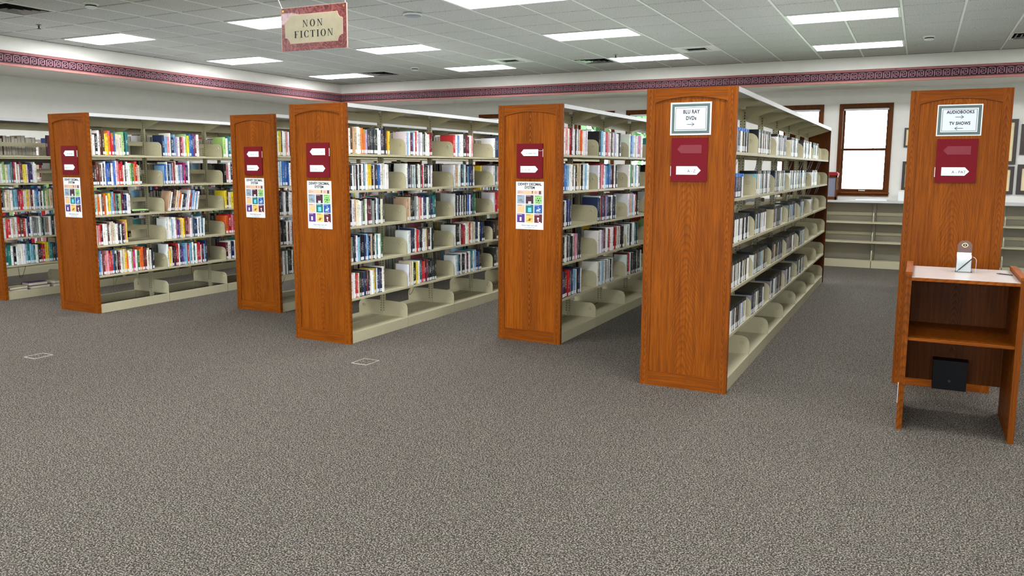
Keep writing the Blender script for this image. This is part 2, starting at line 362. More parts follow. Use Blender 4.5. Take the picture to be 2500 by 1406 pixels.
for k, wx in enumerate(ADDED_FWIN):
    f_ = MB(); f_.box(wx, wx + .05, YF - .15, YF - .08, OZ0, OZ1); f_.box(wx + OW - .05, wx + OW, YF - .15, YF - .08, OZ0, OZ1); f_.box(wx + .05, wx + OW - .05, YF - .15, YF - .08, OZ0, OZ0 + .05); f_.box(wx + .05, wx + OW - .05, YF - .15, YF - .08, OZ1 - .05, OZ1)
    o = tag(f_.obj('window_%d' % (6 + k), 'window_wood_v'), kind='structure'); box('glass_pane', 'window_glass', wx + .05, wx + OW - .05, YF - .12, YF - .116, OZ0 + .05, OZ1 - .05, o)  # added window, made up to bring daylight onto the end panels
    portal((wx + OW / 2, YF - .02, (OZ0 + OZ1) / 2), (math.pi / 2, 0, 0), OW, OZ1 - OZ0)
for k, wy in enumerate(ADDED_RWIN):
    f_ = MB(); f_.box(XR + .08, XR + .15, wy, wy + .05, OZ0, OZ1); f_.box(XR + .08, XR + .15, wy + OW - .05, wy + OW, OZ0, OZ1); f_.box(XR + .08, XR + .15, wy + .05, wy + OW - .05, OZ0, OZ0 + .05); f_.box(XR + .08, XR + .15, wy + .05, wy + OW - .05, OZ1 - .05, OZ1)
    o = tag(f_.obj('window_%d' % (12 + k), 'window_wood_v'), kind='structure'); box('glass_pane', 'window_glass', XR + .116, XR + .12, wy + .05, wy + OW - .05, OZ0 + .05, OZ1 - .05, o)  # added window, made up for side light on the stacks
    portal((XR + .02, wy + OW / 2, (OZ0 + OZ1) / 2), (0, math.pi / 2, 0), OZ1 - OZ0, OW)
for wx in (-1.272, -2.332, -4.995, -6.040, -8.150): portal((wx + .408, YWB + .03, 1.915), (-math.pi / 2, 0, 0), .70, 1.40)
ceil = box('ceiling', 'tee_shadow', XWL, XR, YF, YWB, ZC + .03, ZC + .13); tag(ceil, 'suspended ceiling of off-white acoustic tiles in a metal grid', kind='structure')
# bulkheads (soffits) that carry the wallpaper border
tag(MB().box(XWL, XL, YF, YWB, ZS, ZC + .03).obj('wall_left_bulkhead', 'soffit_paint'), 'off-white bulkhead projecting over the left wall', kind='structure')
tag(MB().box(XL, XR, YB, YWB, ZS, ZC + .03).obj('wall_back_bulkhead', 'soffit_paint'), 'off-white bulkhead projecting over the window wall', kind='structure')
# back wall with window openings
WINX = [-1.272, -2.332, -4.995, -6.040, -8.150]; WW = 0.817; WZ0, WZ1 = 1.157, 2.672
CAS = 0.06
bw = MB(); xs = sorted(WINX); x = XWL
for wx in xs:
    a, b2 = wx + CAS - .012, wx + WW - CAS + .012
    bw.box(x, a, YWB, YWB + .2, 0, ZS); bw.box(a, b2, YWB, YWB + .2, 0, WZ0 + CAS); bw.box(a, b2, YWB, YWB + .2, WZ1 - CAS, ZS); x = b2
bw.box(x, XR, YWB, YWB + .2, 0, ZS)
tag(bw.obj('wall_back', 'wall_paint'), 'off-white wall with tall wood-framed windows', kind='structure')
# wallpaper border
KP, KH = 0.114, 0.098
PATH = [(0, 0), (0, 6), (4.6, 6), (4.6, .5), (1.35, .5), (1.35, 4.4), (3.3, 4.4), (3.3, 2.3), (2.4, 2.3)]
def key_mesh(n, put_pt):
    mb = MB(); h = 0.36
    for i in range(n):
        for (a, b2) in zip(PATH[:-1], PATH[1:]):
            x0, x1 = sorted((a[0], b2[0])); y0, y1 = sorted((a[1], b2[1]))
            x0 -= h; x1 += h; y0 -= h; y1 += h
            q = [(x0, y0), (x1, y0), (x1, y1), (x0, y1)]
            q = [((i + (px + .9) / 6.3) * KP, (py + .4) / 6.8 * KH) for px, py in q]
            mb.quad(*[put_pt(*p) for p in q])
    return mb
zb0, zb1 = ZS, ZT; kz = 2.964
tb = tag(box('trim_1', 'border_ground', XL, XR, YB - .004, YB, kz - .012, kz + KH + .012), 'maroon wallpaper border with Greek key over the windows', kind='structure')
box('border_band', 'border_band_top', XL, XR, YB - .007, YB, kz + KH + .012, zb1, tb); box('border_band', 'border_band_bottom', XL, XR, YB - .007, YB, zb0, kz - .012, tb)
nk = int((XR - XL) / KP)
key_mesh(nk, lambda px, py: (XL + px, YB - .0055, kz + py)).obj('greek_key_print', 'border_key_line', tb)
tl = tag(box('trim_2', 'border_ground', XL, XL + .004, YF, YB - .007, kz - .012, kz + KH + .012), 'maroon wallpaper border with Greek key on the left bulkhead', kind='structure')
box('border_band', 'border_band_top', XL, XL + .007, YF, YB - .007, kz + KH + .012, zb1, tl); box('border_band', 'border_band_bottom', XL, XL + .007, YF, YB - .007, zb0, kz - .012, tl)
nk = int((YB - 3.0) / KP)
key_mesh(nk, lambda px, py: (XL + .0055, YB - .01 - nk * KP + px, kz + py)).obj('greek_key_print', 'border_key_line', tl)

# ------------------------------------------------------------------ windows
for wi, wx in enumerate(WINX):
    x0, x1 = wx, wx + WW
    w = MB(); y = YWB - .022
    w.box(x0, x0 + CAS, y, YWB, WZ0, WZ1); w.box(x1 - CAS, x1, y, YWB, WZ0, WZ1)
    w.box(x0 + CAS, x1 - CAS, y, YWB, WZ1 - CAS, WZ1); w.box(x0 + CAS, x1 - CAS, y, YWB, WZ0, WZ0 + CAS * .8)
    win = w.obj('window_%d' % (wi + 1), 'window_wood_v'); tag(win, 'tall double-hung window in dark wood casing', kind='structure')
    i0, i1 = x0 + CAS - .012, x1 - CAS + .012; zm = 1.925
    j = MB(); j.box(i0, i0 + .014, YWB, YWB + .2, WZ0 + CAS, WZ1 - CAS); j.box(i1 - .014, i1, YWB, YWB + .2, WZ0 + CAS, WZ1 - CAS)
    j.box(i0, i1, YWB, YWB + .2, WZ1 - CAS - .014, WZ1 - CAS); j.box(i0, i1, YWB, YWB + .2, WZ0 + CAS, WZ0 + CAS + .014); j.obj('window_jamb', 'window_wood_v', win)
    box('window_stool', 'window_wood_h', x0 - .01, x1 + .01, YWB - .05, YWB, WZ0 + CAS * .8 - .006, WZ0 + CAS * .8 + .014, win)
    a, b2 = i0 + .014, i1 - .014
    for nm, z0, z1, yy in (('upper_sash', zm - .02, WZ1 - CAS - .014, YWB + .09), ('lower_sash', WZ0 + CAS + .014, zm + .02, YWB + .05)):
        s = MB(); t = .03
        s.box(a, a + t, yy, yy + .035, z0, z1); s.box(b2 - t, b2, yy, yy + .035, z0, z1); s.box(a + t, b2 - t, yy, yy + .035, z1 - t * .8, z1); s.box(a + t, b2 - t, yy, yy + .035, z0, z0 + t * 1.3)
        so = s.obj(nm, 'window_wood_v', win)
        box('glass_pane', 'window_glass', a + t, b2 - t, yy + .015, yy + .019, z0 + t, z1 - t * .8, so)
        if nm == 'lower_sash': box('sash_lift', 'plastic_white', (a + b2) / 2 - .05, (a + b2) / 2 + .05, yy - .016, yy, z0 + .008, z0 + .026, so)
    sh = MB(); sh.tube([(a + .005, YWB + .03, WZ1 - CAS - .035), (b2 - .005, YWB + .03, WZ1 - CAS - .035)], .018, 10); sh.obj('shade_roller', 'shade_fabric', win)
    if wi == 0:
        MB().tube([(b2 - .17, YWB + .035, 1.90), (b2 - .175, YWB + .035, 1.6), (b2 - .19, YWB + .035, 1.42), (b2 - .185, YWB + .035, 1.28)], .003, 5).obj('shade_cord', 'wire', win)

# outside: lawn and a few trees seen through the panes
tag(MB().box(-60, 60, -60, 90, -.5, -.3).obj('ground_lawn', 'lawn_green'), 'sunlit lawn outside the windows', kind='structure')
def tree(x, y, h, r, label):
    t = thing('tree', label, 'tree', (x, y, -.3))
    MB().tube([(0, 0, 0), (.1, 0, h * .3), (.05, .1, h * .6)], .14, 8).obj('trunk', 'bark', t)
    cr = MB(); rr = random.Random(int(x * 10))
    for k in range(90):
        a = rr.uniform(0, 6.28); e = rr.uniform(-1, 1); q = r * rr.uniform(.35, 1)
        c = Vector((q * math.cos(a) * math.sqrt(1 - e * e), q * math.sin(a) * math.sqrt(1 - e * e), h * .68 + q * e * 1.0)); s = rr.uniform(.25, .5)
        ax = [Vector((rr.uniform(-1, 1), rr.uniform(-1, 1), rr.uniform(-1, 1))).normalized() * s for _ in range(2)]
        cr.quad(tuple(c - ax[0] - ax[1]), tuple(c + ax[0] - ax[1]), tuple(c + ax[0] + ax[1]), tuple(c - ax[0] + ax[1]))
    o = cr.obj('crown', 'tree_green', t)
tree(1.3, 29.0, 3.0, 1.0, 'small leafy tree far outside beyond the window above the counter')
tree(-7.5, 27.0, 5.0, 2.0, 'leafy green tree outside, glimpsed through the disc stack')
tree(-12.0, 33.0, 6.0, 2.4, 'bigger leafy tree outside, behind the poster stacks')

# ------------------------------------------------------------------ ceiling grid, tiles, fixtures
LIGHT_COLS = [-10.456, -7.466, -4.476, -1.486, 1.504]; LIGHT_ROWS = [12.08, 9.64, 7.20, 4.76, 2.32, -0.12, -2.56]
VENT_SUPPLY = [(-9.26, 12.08, 'over the Dewey stacks, beside a light panel'), (-5.074, 12.08, 'between two light panels'), (0.906, 12.08, 'past the audiobooks panel'), (-9.26, 5.37, 'in the picture corner')]
VENT_RETURN = [(-6.27, 11.47, 'behind the light over the middle stacks'), (-3.28, 11.47, 'above the Blu-ray stack')]
def cell(x, y): return (round((x - GX0) / GX), round((y - GY0) / GY))
occupied = set()
for lx in LIGHT_COLS:
    for ly in LIGHT_ROWS:
        i, jn = cell(lx, ly); occupied |= {(i, jn), (i + 1, jn)}
for vx, vy, _ in VENT_SUPPLY + VENT_RETURN: occupied.add(cell(vx, vy))
cells = []
i0 = math.floor((XL - GX0) / GX); i1 = math.ceil((XR - GX0) / GX); j0 = math.floor((YF - GY0) / GY); j1 = math.ceil((YB - GY0) / GY)
for i in range(i0, i1):
    for jn in range(j0, j1):
        if (i, jn) in occupied: continue
        ax, bx, ay, by = max(XL, GX0 + i * GX), min(XR, GX0 + (i + 1) * GX), max(YF, GY0 + jn * GY), min(YB, GY0 + (jn + 1) * GY)
        if bx - ax < .03 or by - ay < .03: continue
        area = 0
        pts = [project(px, py, ZC) for px, py in ((ax, ay), (bx, ay), (bx, by), (ax, by))]
        if min(p[2] for p in pts) > .3 and max(p[1] for p in pts) > 0 and max(p[0] for p in pts) > 0 and min(p[0] for p in pts) < 2500:
            area = abs(sum(pts[k][0] * pts[(k + 1) % 4][1] - pts[(k + 1) % 4][0] * pts[k][1] for k in range(4))) / 2
        cells.append((area, ax, bx, ay, by))
cells.sort(reverse=True)
def tile_mb(mb, ax, bx, ay, by, g=.009):
    ax += g; bx -= g; ay += g; by -= g; e = .008
    top = [(ax, ay, ZC + .02), (bx, ay, ZC + .02), (bx, by, ZC + .02), (ax, by, ZC + .02)]
    mid = [(p[0], p[1], ZC + .006) for p in top]
    bot = [(ax + e, ay + e, ZC), (bx - e, ay + e, ZC), (bx - e, by - e, ZC), (ax + e, by - e, ZC)]
    n = len(mb.v); mb.v += top + mid + bot
    for k in range(4):
        k2 = (k + 1) % 4
        mb.f += [(n + k, n + k2, n + 4 + k2, n + 4 + k), (n + 4 + k, n + 4 + k2, n + 8 + k2, n + 8 + k)]
    mb.f.append((n + 11, n + 10, n + 9, n + 8)); mb.mi += [0] * 9
tmb = MB(); tile_mb(tmb, 0, GX, 0, GY); TILE = tmb.mesh('tile', 'ceiling_tile')
rest = MB(); nt_ = 0
for area, ax, bx, ay, by in cells:
    if area > 60 and nt_ < 300:
        nt_ += 1
        if bx - ax > GX - .002 and by - ay > GY - .002: put('tile', TILE, ceil, (ax, ay, 0))
        else:
            one = MB(); tile_mb(one, 0, bx - ax, 0, by - ay); one.obj('tile', 'ceiling_tile', ceil, (ax, ay, 0))
    else: tile_mb(rest, ax, bx, ay, by)
tag(rest.obj('further_tiles', 'ceiling_tile', ceil), kind='stuff')
for i in range(i0, i1 + 1):
    gx = GX0 + i * GX
    if XL + .01 < gx < XR: MB().box(gx - .012, gx + .012, YF, YB, ZC - .003, ZC + .03).obj('main_tee', 'tee_white', ceil)
for jn in range(j0, j1 + 1):
    gy = GY0 + jn * GY
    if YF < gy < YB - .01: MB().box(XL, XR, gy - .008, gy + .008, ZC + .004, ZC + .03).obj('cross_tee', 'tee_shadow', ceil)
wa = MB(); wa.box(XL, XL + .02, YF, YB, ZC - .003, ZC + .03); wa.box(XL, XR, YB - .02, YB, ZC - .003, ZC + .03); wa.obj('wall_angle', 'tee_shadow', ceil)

fr = MB(); LW, LD = 2 * GX - .026, GY - .018; t = .028
fr.box(0, LW, 0, t, 0, .05); fr.box(0, LW, LD - t, LD, 0, .05); fr.box(0, t, t, LD - t, 0, .05); fr.box(LW - t, LW, t, LD - t, 0, .05)
FRAME = fr.mesh('frame', 'plastic_white')
_d = MB(); _d.quad((t, t, .004), (t, LD - t, .004), (LW - t, LD - t, .004), (LW - t, t, .004)); DIFF = _d.mesh('diffuser', 'lamp_diffuser')
ROWN = ['row along the window wall', 'second row from window wall', 'third row from window wall', 'fourth row from window wall', 'fifth row from window wall', 'sixth row from window wall', 'seventh row from window wall']
for ci, lx in enumerate(LIGHT_COLS):
    for ri, ly in enumerate(LIGHT_ROWS):
        vis = any(0 < project(px, py, ZC)[0] < 2500 and project(px, py, ZC)[1] > 0 and project(px, py, ZC)[2] > 0 for px in (lx, lx + LW) for py in (ly, ly + LD))
        o = thing('ceiling_light', 'glowing fluorescent panel, %s from left bulkhead, %s' % (ORD[ci], ROWN[ri]), 'ceiling light', (lx + .013, ly + .009, ZC - .010), 'recessed ceiling light panels')
        put('frame', FRAME, o); put('diffuser', DIFF, o)
# air vents
for vx, vy, where in VENT_SUPPLY:
    o = thing('air_vent', 'louvred four-way ceiling air diffuser ' + where, 'air vent', (vx + GX / 2, vy + GY / 2, ZC), 'louvred ceiling diffusers')
    box('vent_throat', 'black_void', -.27, .27, -.27, .27, .012, .03, o)
    f = MB(); h = .285
    for a, b2, c, d in ((-h, h, -h, -.265), (-h, h, .265, h), (-h, -.265, -.265, .265), (.265, h, -.265, .265)): f.box(a, b2, c, d, -.004, .03)
    f.obj('vent_frame', 'plastic_white', o)
    for k, r in enumerate((.235, .175, .115, .06)):
        l = MB(); r2 = r - .03
        for a in range(4):
            ca, sa = math.cos(a * math.pi / 2), math.sin(a * math.pi / 2)
            P = lambda px, py, pz: (px * ca - py * sa, px * sa + py * ca, pz)
            l.quad(P(-r, -r, -.008), P(r, -r, -.008), P(r2, -r2, .014), P(-r2, -r2, .014)); l.quad(P(-r, -r, -.006), P(-r2, -r2, .016), P(r2, -r2, .016), P(r, -r, -.006))
        l.obj('louvre', 'metal_grey', o)
for vx, vy, where in VENT_RETURN:
    o = thing('air_vent', 'square ceiling return grille with dark opening ' + where, 'air vent', (vx + GX / 2, vy + GY / 2, ZC), 'square ceiling return grilles')
    f = MB(); h, q = .285, .15
    for a, b2, c, d in ((-h, h, -h, -q), (-h, h, q, h), (-h, -q, -q, q), (q, h, -q, q)): f.box(a, b2, c, d, -.003, .02)
    f.obj('vent_frame', 'tee_white', o); box('vent_throat', 'black_void', -q, q, -q, q, .006, .02, o)
    g = MB()
    for a, b2, c, d in ((-q - .02, q + .02, -q - .02, -q), (-q - .02, q + .02, q, q + .02), (-q - .02, -q, -q, q), (q, q + .02, -q, q)): g.box(a, b2, c, d, -.012, -.003)
    g.obj('grille_rim', 'plastic_white', o)
# detectors, access point, sprinklers
for x, y, where in ((-7.91, 5.82, 'near the picture corner vent'), (-7.88, 11.89, 'above the Dewey-poster stacks'), (-0.01, 11.91, 'above the audiobooks panel')):
    o = thing('smoke_detector', 'small white round smoke detector on ceiling ' + where, 'smoke detector', (x, y, ZC), 'smoke detectors')
    MB().lathe([(.075, .0), (.075, -.016), (.068, -.022)], seg=20).obj('mounting_base', 'plastic_white', o, smooth=False)
    MB().lathe([(.055, -.022), (.055, -.034)], seg=20).obj('sensing_slot', 'black_void', o); MB().lathe([(.06, -.034), (.058, -.046), (.04, -.054)], seg=20).obj('cap', 'plastic_white', o)
o = thing('wireless_access_point', 'grey-blue disc-shaped wireless unit with pale rim on ceiling', 'access point', (-5.15, 7.74, ZC))
MB().lathe([(.092, 0), (.108, -.012), (.108, -.022), (.098, -.030)], seg=28).obj('rim', 'plastic_white', o); MB().lathe([(.098, -.030), (.08, -.038), (.03, -.042)], seg=28, ).obj('dome', 'plastic_grey', o)
for x, y, where in ((-9.66, 6.39, 'under the corner air vent'), (-4.22, 11.82, 'beside the Blu-ray light panel')):
    o = thing('sprinkler_head', 'small dark pendant sprinkler head on ceiling ' + where, 'sprinkler', (x, y, ZC), 'fire sprinkler heads')
    MB().lathe([(.03, 0), (.03, -.005), (.012, -.012)], seg=12).obj('escutcheon', 'metal_grey', o); MB().lathe([(.009, -.012), (.009, -.045), (.022, -.05), (.022, -.053)], seg=12).obj('deflector', 'frame_dark', o)

# ------------------------------------------------------------------ shelving stacks
W, H, TH, BAY = 0.6384, 2.165, 0.036, 0.914
SZ = [1.722, 1.395, 1.071, 0.742, 0.412]; ZBASE = 0.095
UNITS = {0: (-10.315, 5.75, 7), 1: (-8.5708, 5.6974, 7), 2: (-6.8597, 6.6631, 6), 3: (-5.1759, 5.7410, 7), 4: (-3.4833, 6.6235, 6), 5: (-1.7861, 5.6853, 7), 6: (-0.0981, 6.5891, 6)}
CX = W / 2; SF = W - 0.012        # shelf front (aisle side) in unit space
SHELF_D = 0.285
def side_x(x, side):              # mirror to the other aisle
    return x if side > 0 else W - x
def shelf_mesh(side, base):
    mb = MB(); f, bk = SF, CX + .012
    a = sorted((side_x(f, side), side_x(bk, side)))
    y0, y1 = .004, BAY - .004
    if base:
        mb.box(a[0], a[1], y0, y1, ZBASE - .018, ZBASE)
        k = sorted((side_x(f, side), side_x(f - .016, side))); mb.box(k[0], k[1], y0, y1, 0, ZBASE - .018)
    else:
        mb.box(a[0], a[1], y0, y1, -.004, 0)
        k = sorted((side_x(f, side), side_x(f - .012, side))); mb.box(k[0], k[1], y0, y1, -.021, -.004)
        k = sorted((side_x(bk, side), side_x(bk + .01, side))); mb.box(k[0], k[1], y0, y1, -.018, .012)
    return mb.mesh('base_shelf' if base else 'shelf', 'steel_beige')
def kick_mesh(side):
    k = sorted((side_x(SF, side), side_x(SF - .02, side))); return MB().box(k[0], k[1], .004, BAY - .004, 0, ZBASE).mesh('kick_plate', 'steel_beige')
def bracket_mesh(side, h):
    """end plate with a rounded front top corner and an embossed disc"""
    f, bk, r = SF - .004, CX + .026, .065
    pts = [(bk, 0.0), (f, 0.0), (f, h - r)] + [(f - r + r * math.cos(a), h - r + r * math.sin(a)) for a in [math.pi / 2 * k / 6 for k in range(1, 7)]] + [(bk, h + .006)]
    if side < 0: pts = [(side_x(p[0], -1), p[1]) for p in pts][::-1]
    mb = MB(); mb.prism(pts, 'Y', -.0025, .0025)
    cx, cz = side_x(f - .062, side), h - .058
    n = len(mb.v); seg = 14
    for rr, yy in ((.019, -.0026), (.017, -.0075), (.0125, -.0075), (.011, -.0028), (.0, -.0028)):
        for k in range(seg):
            a = 2 * math.pi * k / seg; mb.v.append((cx + rr * math.cos(a), yy, cz + rr * math.sin(a)))
    for q in range(4):
        for k in range(seg):
            k2 = (k + 1) % seg; mb.f.append((n + q * seg + k, n + q * seg + k2, n + (q + 1) * seg + k2, n + (q + 1) * seg + k)); mb.mi.append(0)
    return mb.mesh('bracket', 'steel_beige')
ME = {(s, 'shelf'): shelf_mesh(s, False) for s in (1, -1)}
ME.update({(s, 'base'): shelf_mesh(s, True) for s in (1, -1)}); ME.update({(s, 'kick'): kick_mesh(s) for s in (1, -1)})
ME.update({(s, 'bracket'): bracket_mesh(s, .165) for s in (1, -1)}); ME.update({(s, 'basebracket'): bracket_mesh(s, .15) for s in (1, -1)})
up = MB(); up.box(CX - .026, CX - .008, -.012, .012, 0, H - .03); up.box(CX + .008, CX + .026, -.012, .012, 0, H - .03); up.box(CX - .008, CX + .008, -.004, .004, 0, H - .03)
UPR = up.mesh('upright', 'steel_beige')
sl = MB()
for k in range(78):
    z = .14 + k * .0254
    for s in (-1, 1): sl.box(CX + s * .017 - .003, CX + s * .017 + .003, -.0125, .0125, z, z + .012)
SLOT = sl.mesh('slot_row', 'black_void')
cm = MB(); cm.box(.0, W, 0.0, BAY, H - .006, H - .001); cm.box(0, .014, 0, BAY, H - .036, H - .006); cm.box(W - .014, W, 0, BAY, H - .036, H - .006)
CANOPY = cm.mesh('canopy', ['steel_top'])
def gusset(side):
    pts = [(CX + .02, H - .13), (W - .02, H - .042), (W - .02, H - .008), (CX + .02, H - .008)]
    if side < 0: pts = [(W - p[0], p[1]) for p in pts][::-1]
    return MB().prism(pts, 'Y', -.002, .002).mesh('canopy_bracket', 'steel_beige')
GUS = {s: gusset(s) for s in (1, -1)}
SPREAD = MB().box(CX - .008, CX + .008, .012, BAY - .012, 2.04, 2.115).mesh('spreader_rail', 'steel_beige')
STOP = MB().box(CX - .004, CX + .004, .012, BAY - .012, .117, .167).mesh('back_stop', 'steel_beige')
# oak end panel pieces
ST = .064
def arch_pts():
    a, b2 = ST, W - ST; z0, z1 = 2.068, 2.104; n = 14
    low = [(a + (b2 - a) * k / n, z0 + (z1 - z0) * (1 - ((k / n - .5) * 2) ** 2)) for k in range(n + 1)]
    return low + [(b2, H), (a, H)]
ARCH = MB().prism(arch_pts(), 'Y', 0.0, TH).mesh('arched_rail', 'oak_horizontal')
STL = MB().box(0, ST, 0, TH, 0, H).mesh('stile', 'oak_vertical')
BRL = MB().box(ST, W - ST, 0, TH, .0, .106).mesh('bottom_rail', 'oak_horizontal')
FIELD = {m_: MB().box(-(W / 2 - ST), W / 2 - ST, .009, TH - .006, .106, 2.106).mesh('end_panel', m_) for m_ in ('oak_panel', 'oak_cathedral')}
FAR = {}
UL = {0: ('steel book stack with oak end, cut off at the picture edge', 'edge stack'),
      1: ('first of four Dewey-poster stacks, oak-ended, farthest from the pencil cart', 'first poster stack'),
      2: ('second of four Dewey-poster stacks, oak-ended, set farther back', 'second poster stack'),
      3: ('third of four Dewey-poster stacks, oak-ended, at the middle of the room', 'third poster stack'),
      4: ('fourth of four Dewey-poster stacks, oak-ended with bold arched grain, beside the Blu-ray stack', 'fourth poster stack'),
      5: ('tall oak-ended steel stack of discs under the Blu-ray sign', 'Blu-ray stack'),
      6: ('oak-ended steel stack under the audiobooks sign, behind the pencil cart', 'audiobooks stack')}
SLABS = ['top', 'second', 'third', 'fourth', 'fifth']
units = {}
for u, (ux, uy, nb) in UNITS.items():
    U = thing('shelving_stack', UL[u][0], 'book stack', (ux, uy, 0), 'double-sided library shelving stacks'); units[u] = U
    ep = put('end_panel', FIELD['oak_cathedral' if u == 4 else 'oak_panel'], U, (W / 2, 0, 0))
    for nm, me, x in (('stile', STL, 0), ('stile', STL, W - ST), ('arched_rail', ARCH, 0), ('bottom_rail', BRL, 0)): put(nm, me, ep, (x - W / 2, 0, 0))
    L = TH + nb * BAY
    box('far_end_panel', 'oak_dark', 0, W, L + .002, L + .03, 0, H, U)
    for b_ in range(nb):
        y = TH + b_ * BAY
        put('canopy', CANOPY, U, (0, y, 0)); put('spreader_rail', SPREAD, U, (0, y, 0))
        for z in SZ[:4]:
            if u in (0, 1): put('back_stop', STOP, U, (0, y, z))
        for s in (1, -1):
            for z in SZ:
                sh = put('shelf', ME[s, 'shelf'], U, (0, y, z)); put('bracket', ME[s, 'bracket'], sh, (0, BAY - .0035, -.004))
            if u in (0, 1): bs = put('kick_plate', ME[s, 'kick'], U, (0, y, 0)); put('bracket', ME[s, 'basebracket'], bs, (0, BAY - .0035, ZBASE))
            else: bs = put('base_shelf', ME[s, 'base'], U, (0, y, 0)); put('bracket', ME[s, 'basebracket'], bs, (0, BAY - .0035, ZBASE))
    for b_ in range(nb + 1):
        y = TH + b_ * BAY + (.014 if b_ == 0 else -.012 if b_ == nb else 0)
        p = put('upright', UPR, U, (0, y, 0)); put('slot_row', SLOT, p)
        for s in (1, -1): put('canopy_bracket', GUS[s], U, (0, y, 0))

WS = thing('wall_stack', 'single-sided steel book stack against the wall, behind the edge stack', 'book stack', (XWL - CX + .012, 5.2, 0))
for b_ in range(6):
    for z in SZ:
        sh = put('shelf', ME[1, 'shelf'], WS, (0, b_ * BAY, z)); put('bracket', ME[1, 'bracket'], sh, (0, BAY - .0035, -.004))
    bs = put('base_shelf', ME[1, 'base'], WS, (0, b_ * BAY, 0)); put('bracket', ME[1, 'basebracket'], bs, (0, BAY - .0035, ZBASE))
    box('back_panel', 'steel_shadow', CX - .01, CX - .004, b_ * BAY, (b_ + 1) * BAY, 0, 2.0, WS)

# ------------------------------------------------------------------ signs on the end panels
def arrow_pts(x0, x1, z0, z1, tip=.03, d=1):
    zm = (z0 + z1) / 2
    return [(x0, z0), (x1 - tip, z0), (x1, zm), (x1 - tip, z1), (x0, z1)] if d > 0 else [(x0 + tip, z0), (x1, z0), (x1, z1), (x0 + tip, z1), (x0, zm)]
rnd = random.Random(5)
def marks(parent, cx, cz, w, mat='ink_grey', h=.011):
    """small printed characters too fine to read"""
    mb = MB(); x = cx - w / 2
    while x < cx + w / 2 - .004:
        cw = rnd.uniform(.0035, .0055)
        if rnd.random() < .13: x += .006; continue
        k = rnd.choice('IOLT8')
        y = -.0006
        def R(a, b2, c, d): mb.quad((x + a * cw, y, cz + c * h), (x + b2 * cw, y, cz + c * h), (x + b2 * cw, y, cz + d * h), (x + a * cw, y, cz + d * h))
        R(0, .3, -.5, .5)
        if k in 'O8': R(.7, 1, -.5, .5); R(.3, .7, .35, .5); R(.3, .7, -.5, -.35)
        if k == '8': R(.3, .7, -.07, .07)
        if k == 'L': R(.3, 1, -.5, -.35)
        if k == 'T': R(.3, 1, .35, .5)
        x += cw + .003
    mb.obj('print_marks', mat, parent)
def range_board(u, upper, lower, lab):
    ux, uy, _ = UNITS[u]; z0, z1, w = 1.511, 1.819, .258
    S = thing('range_sign', lab, 'sign', (ux + W / 2, uy + .0084, 0), 'maroon range signs on the end panels')
    box('backboard', 'maroon_board', -w / 2, w / 2, -.011, 0, z0, z1, S)
    for txt, a0, a1, az0, az1, d in ((upper, -.087, .086, 1.709, 1.768, -1), (lower, -.09, .085, 1.560, 1.619, 1)):
        c = MB().prism(arrow_pts(a0, a1, az0, az1, .028, d), 'Y', -.0125, -.011).obj('arrow_card', 'maroon_faded' if txt is None else 'paper_white', S)
        if txt == '':
            mk = put('printed_range', None, c, (0, -.0127, 0)); marks(mk, .02 if d < 0 else -.03, (az0 + az1) / 2 - .006, .10)
        elif txt:
            put('lettering', text_mesh(txt, .027, 'ink_black', sx=1.0, bold=.0), c, (a1 - .055 if len(txt) < 5 else a1 - .065, -.0131, (az0 + az1) / 2 - .005))
    box('slot_card_edge', 'paper_white', *((w / 2 - .001, w / 2 + .004) if u < 5 else (-w / 2 - .004, -w / 2 + .001)), -.009, -.006, *((1.70, 1.77) if u < 5 else (1.55, 1.62)), S)
    if u == 4: MB().tube([(.083, -.013, 1.757), (.11, -.013, 1.754), (.131, -.012, 1.757)], .0014, 5).obj('loose_paper_strip', 'paper_white', S)
range_board(1, '', '', 'maroon range sign with two white arrow cards, first poster stack')
range_board(2, '', '', 'maroon range sign with two white arrow cards, second poster stack')
range_board(3, '', '', 'maroon range sign with two white arrow cards, third poster stack')
range_board(4, '', '', 'maroon range sign with two arrow cards, on the bold-grained panel')
range_board(5, None, 'A - Z', 'maroon range sign reading A - Z, under the Blu-ray card')
range_board(6, None, 'A - PAT', 'maroon range sign reading A - PAT, under the audiobooks card')

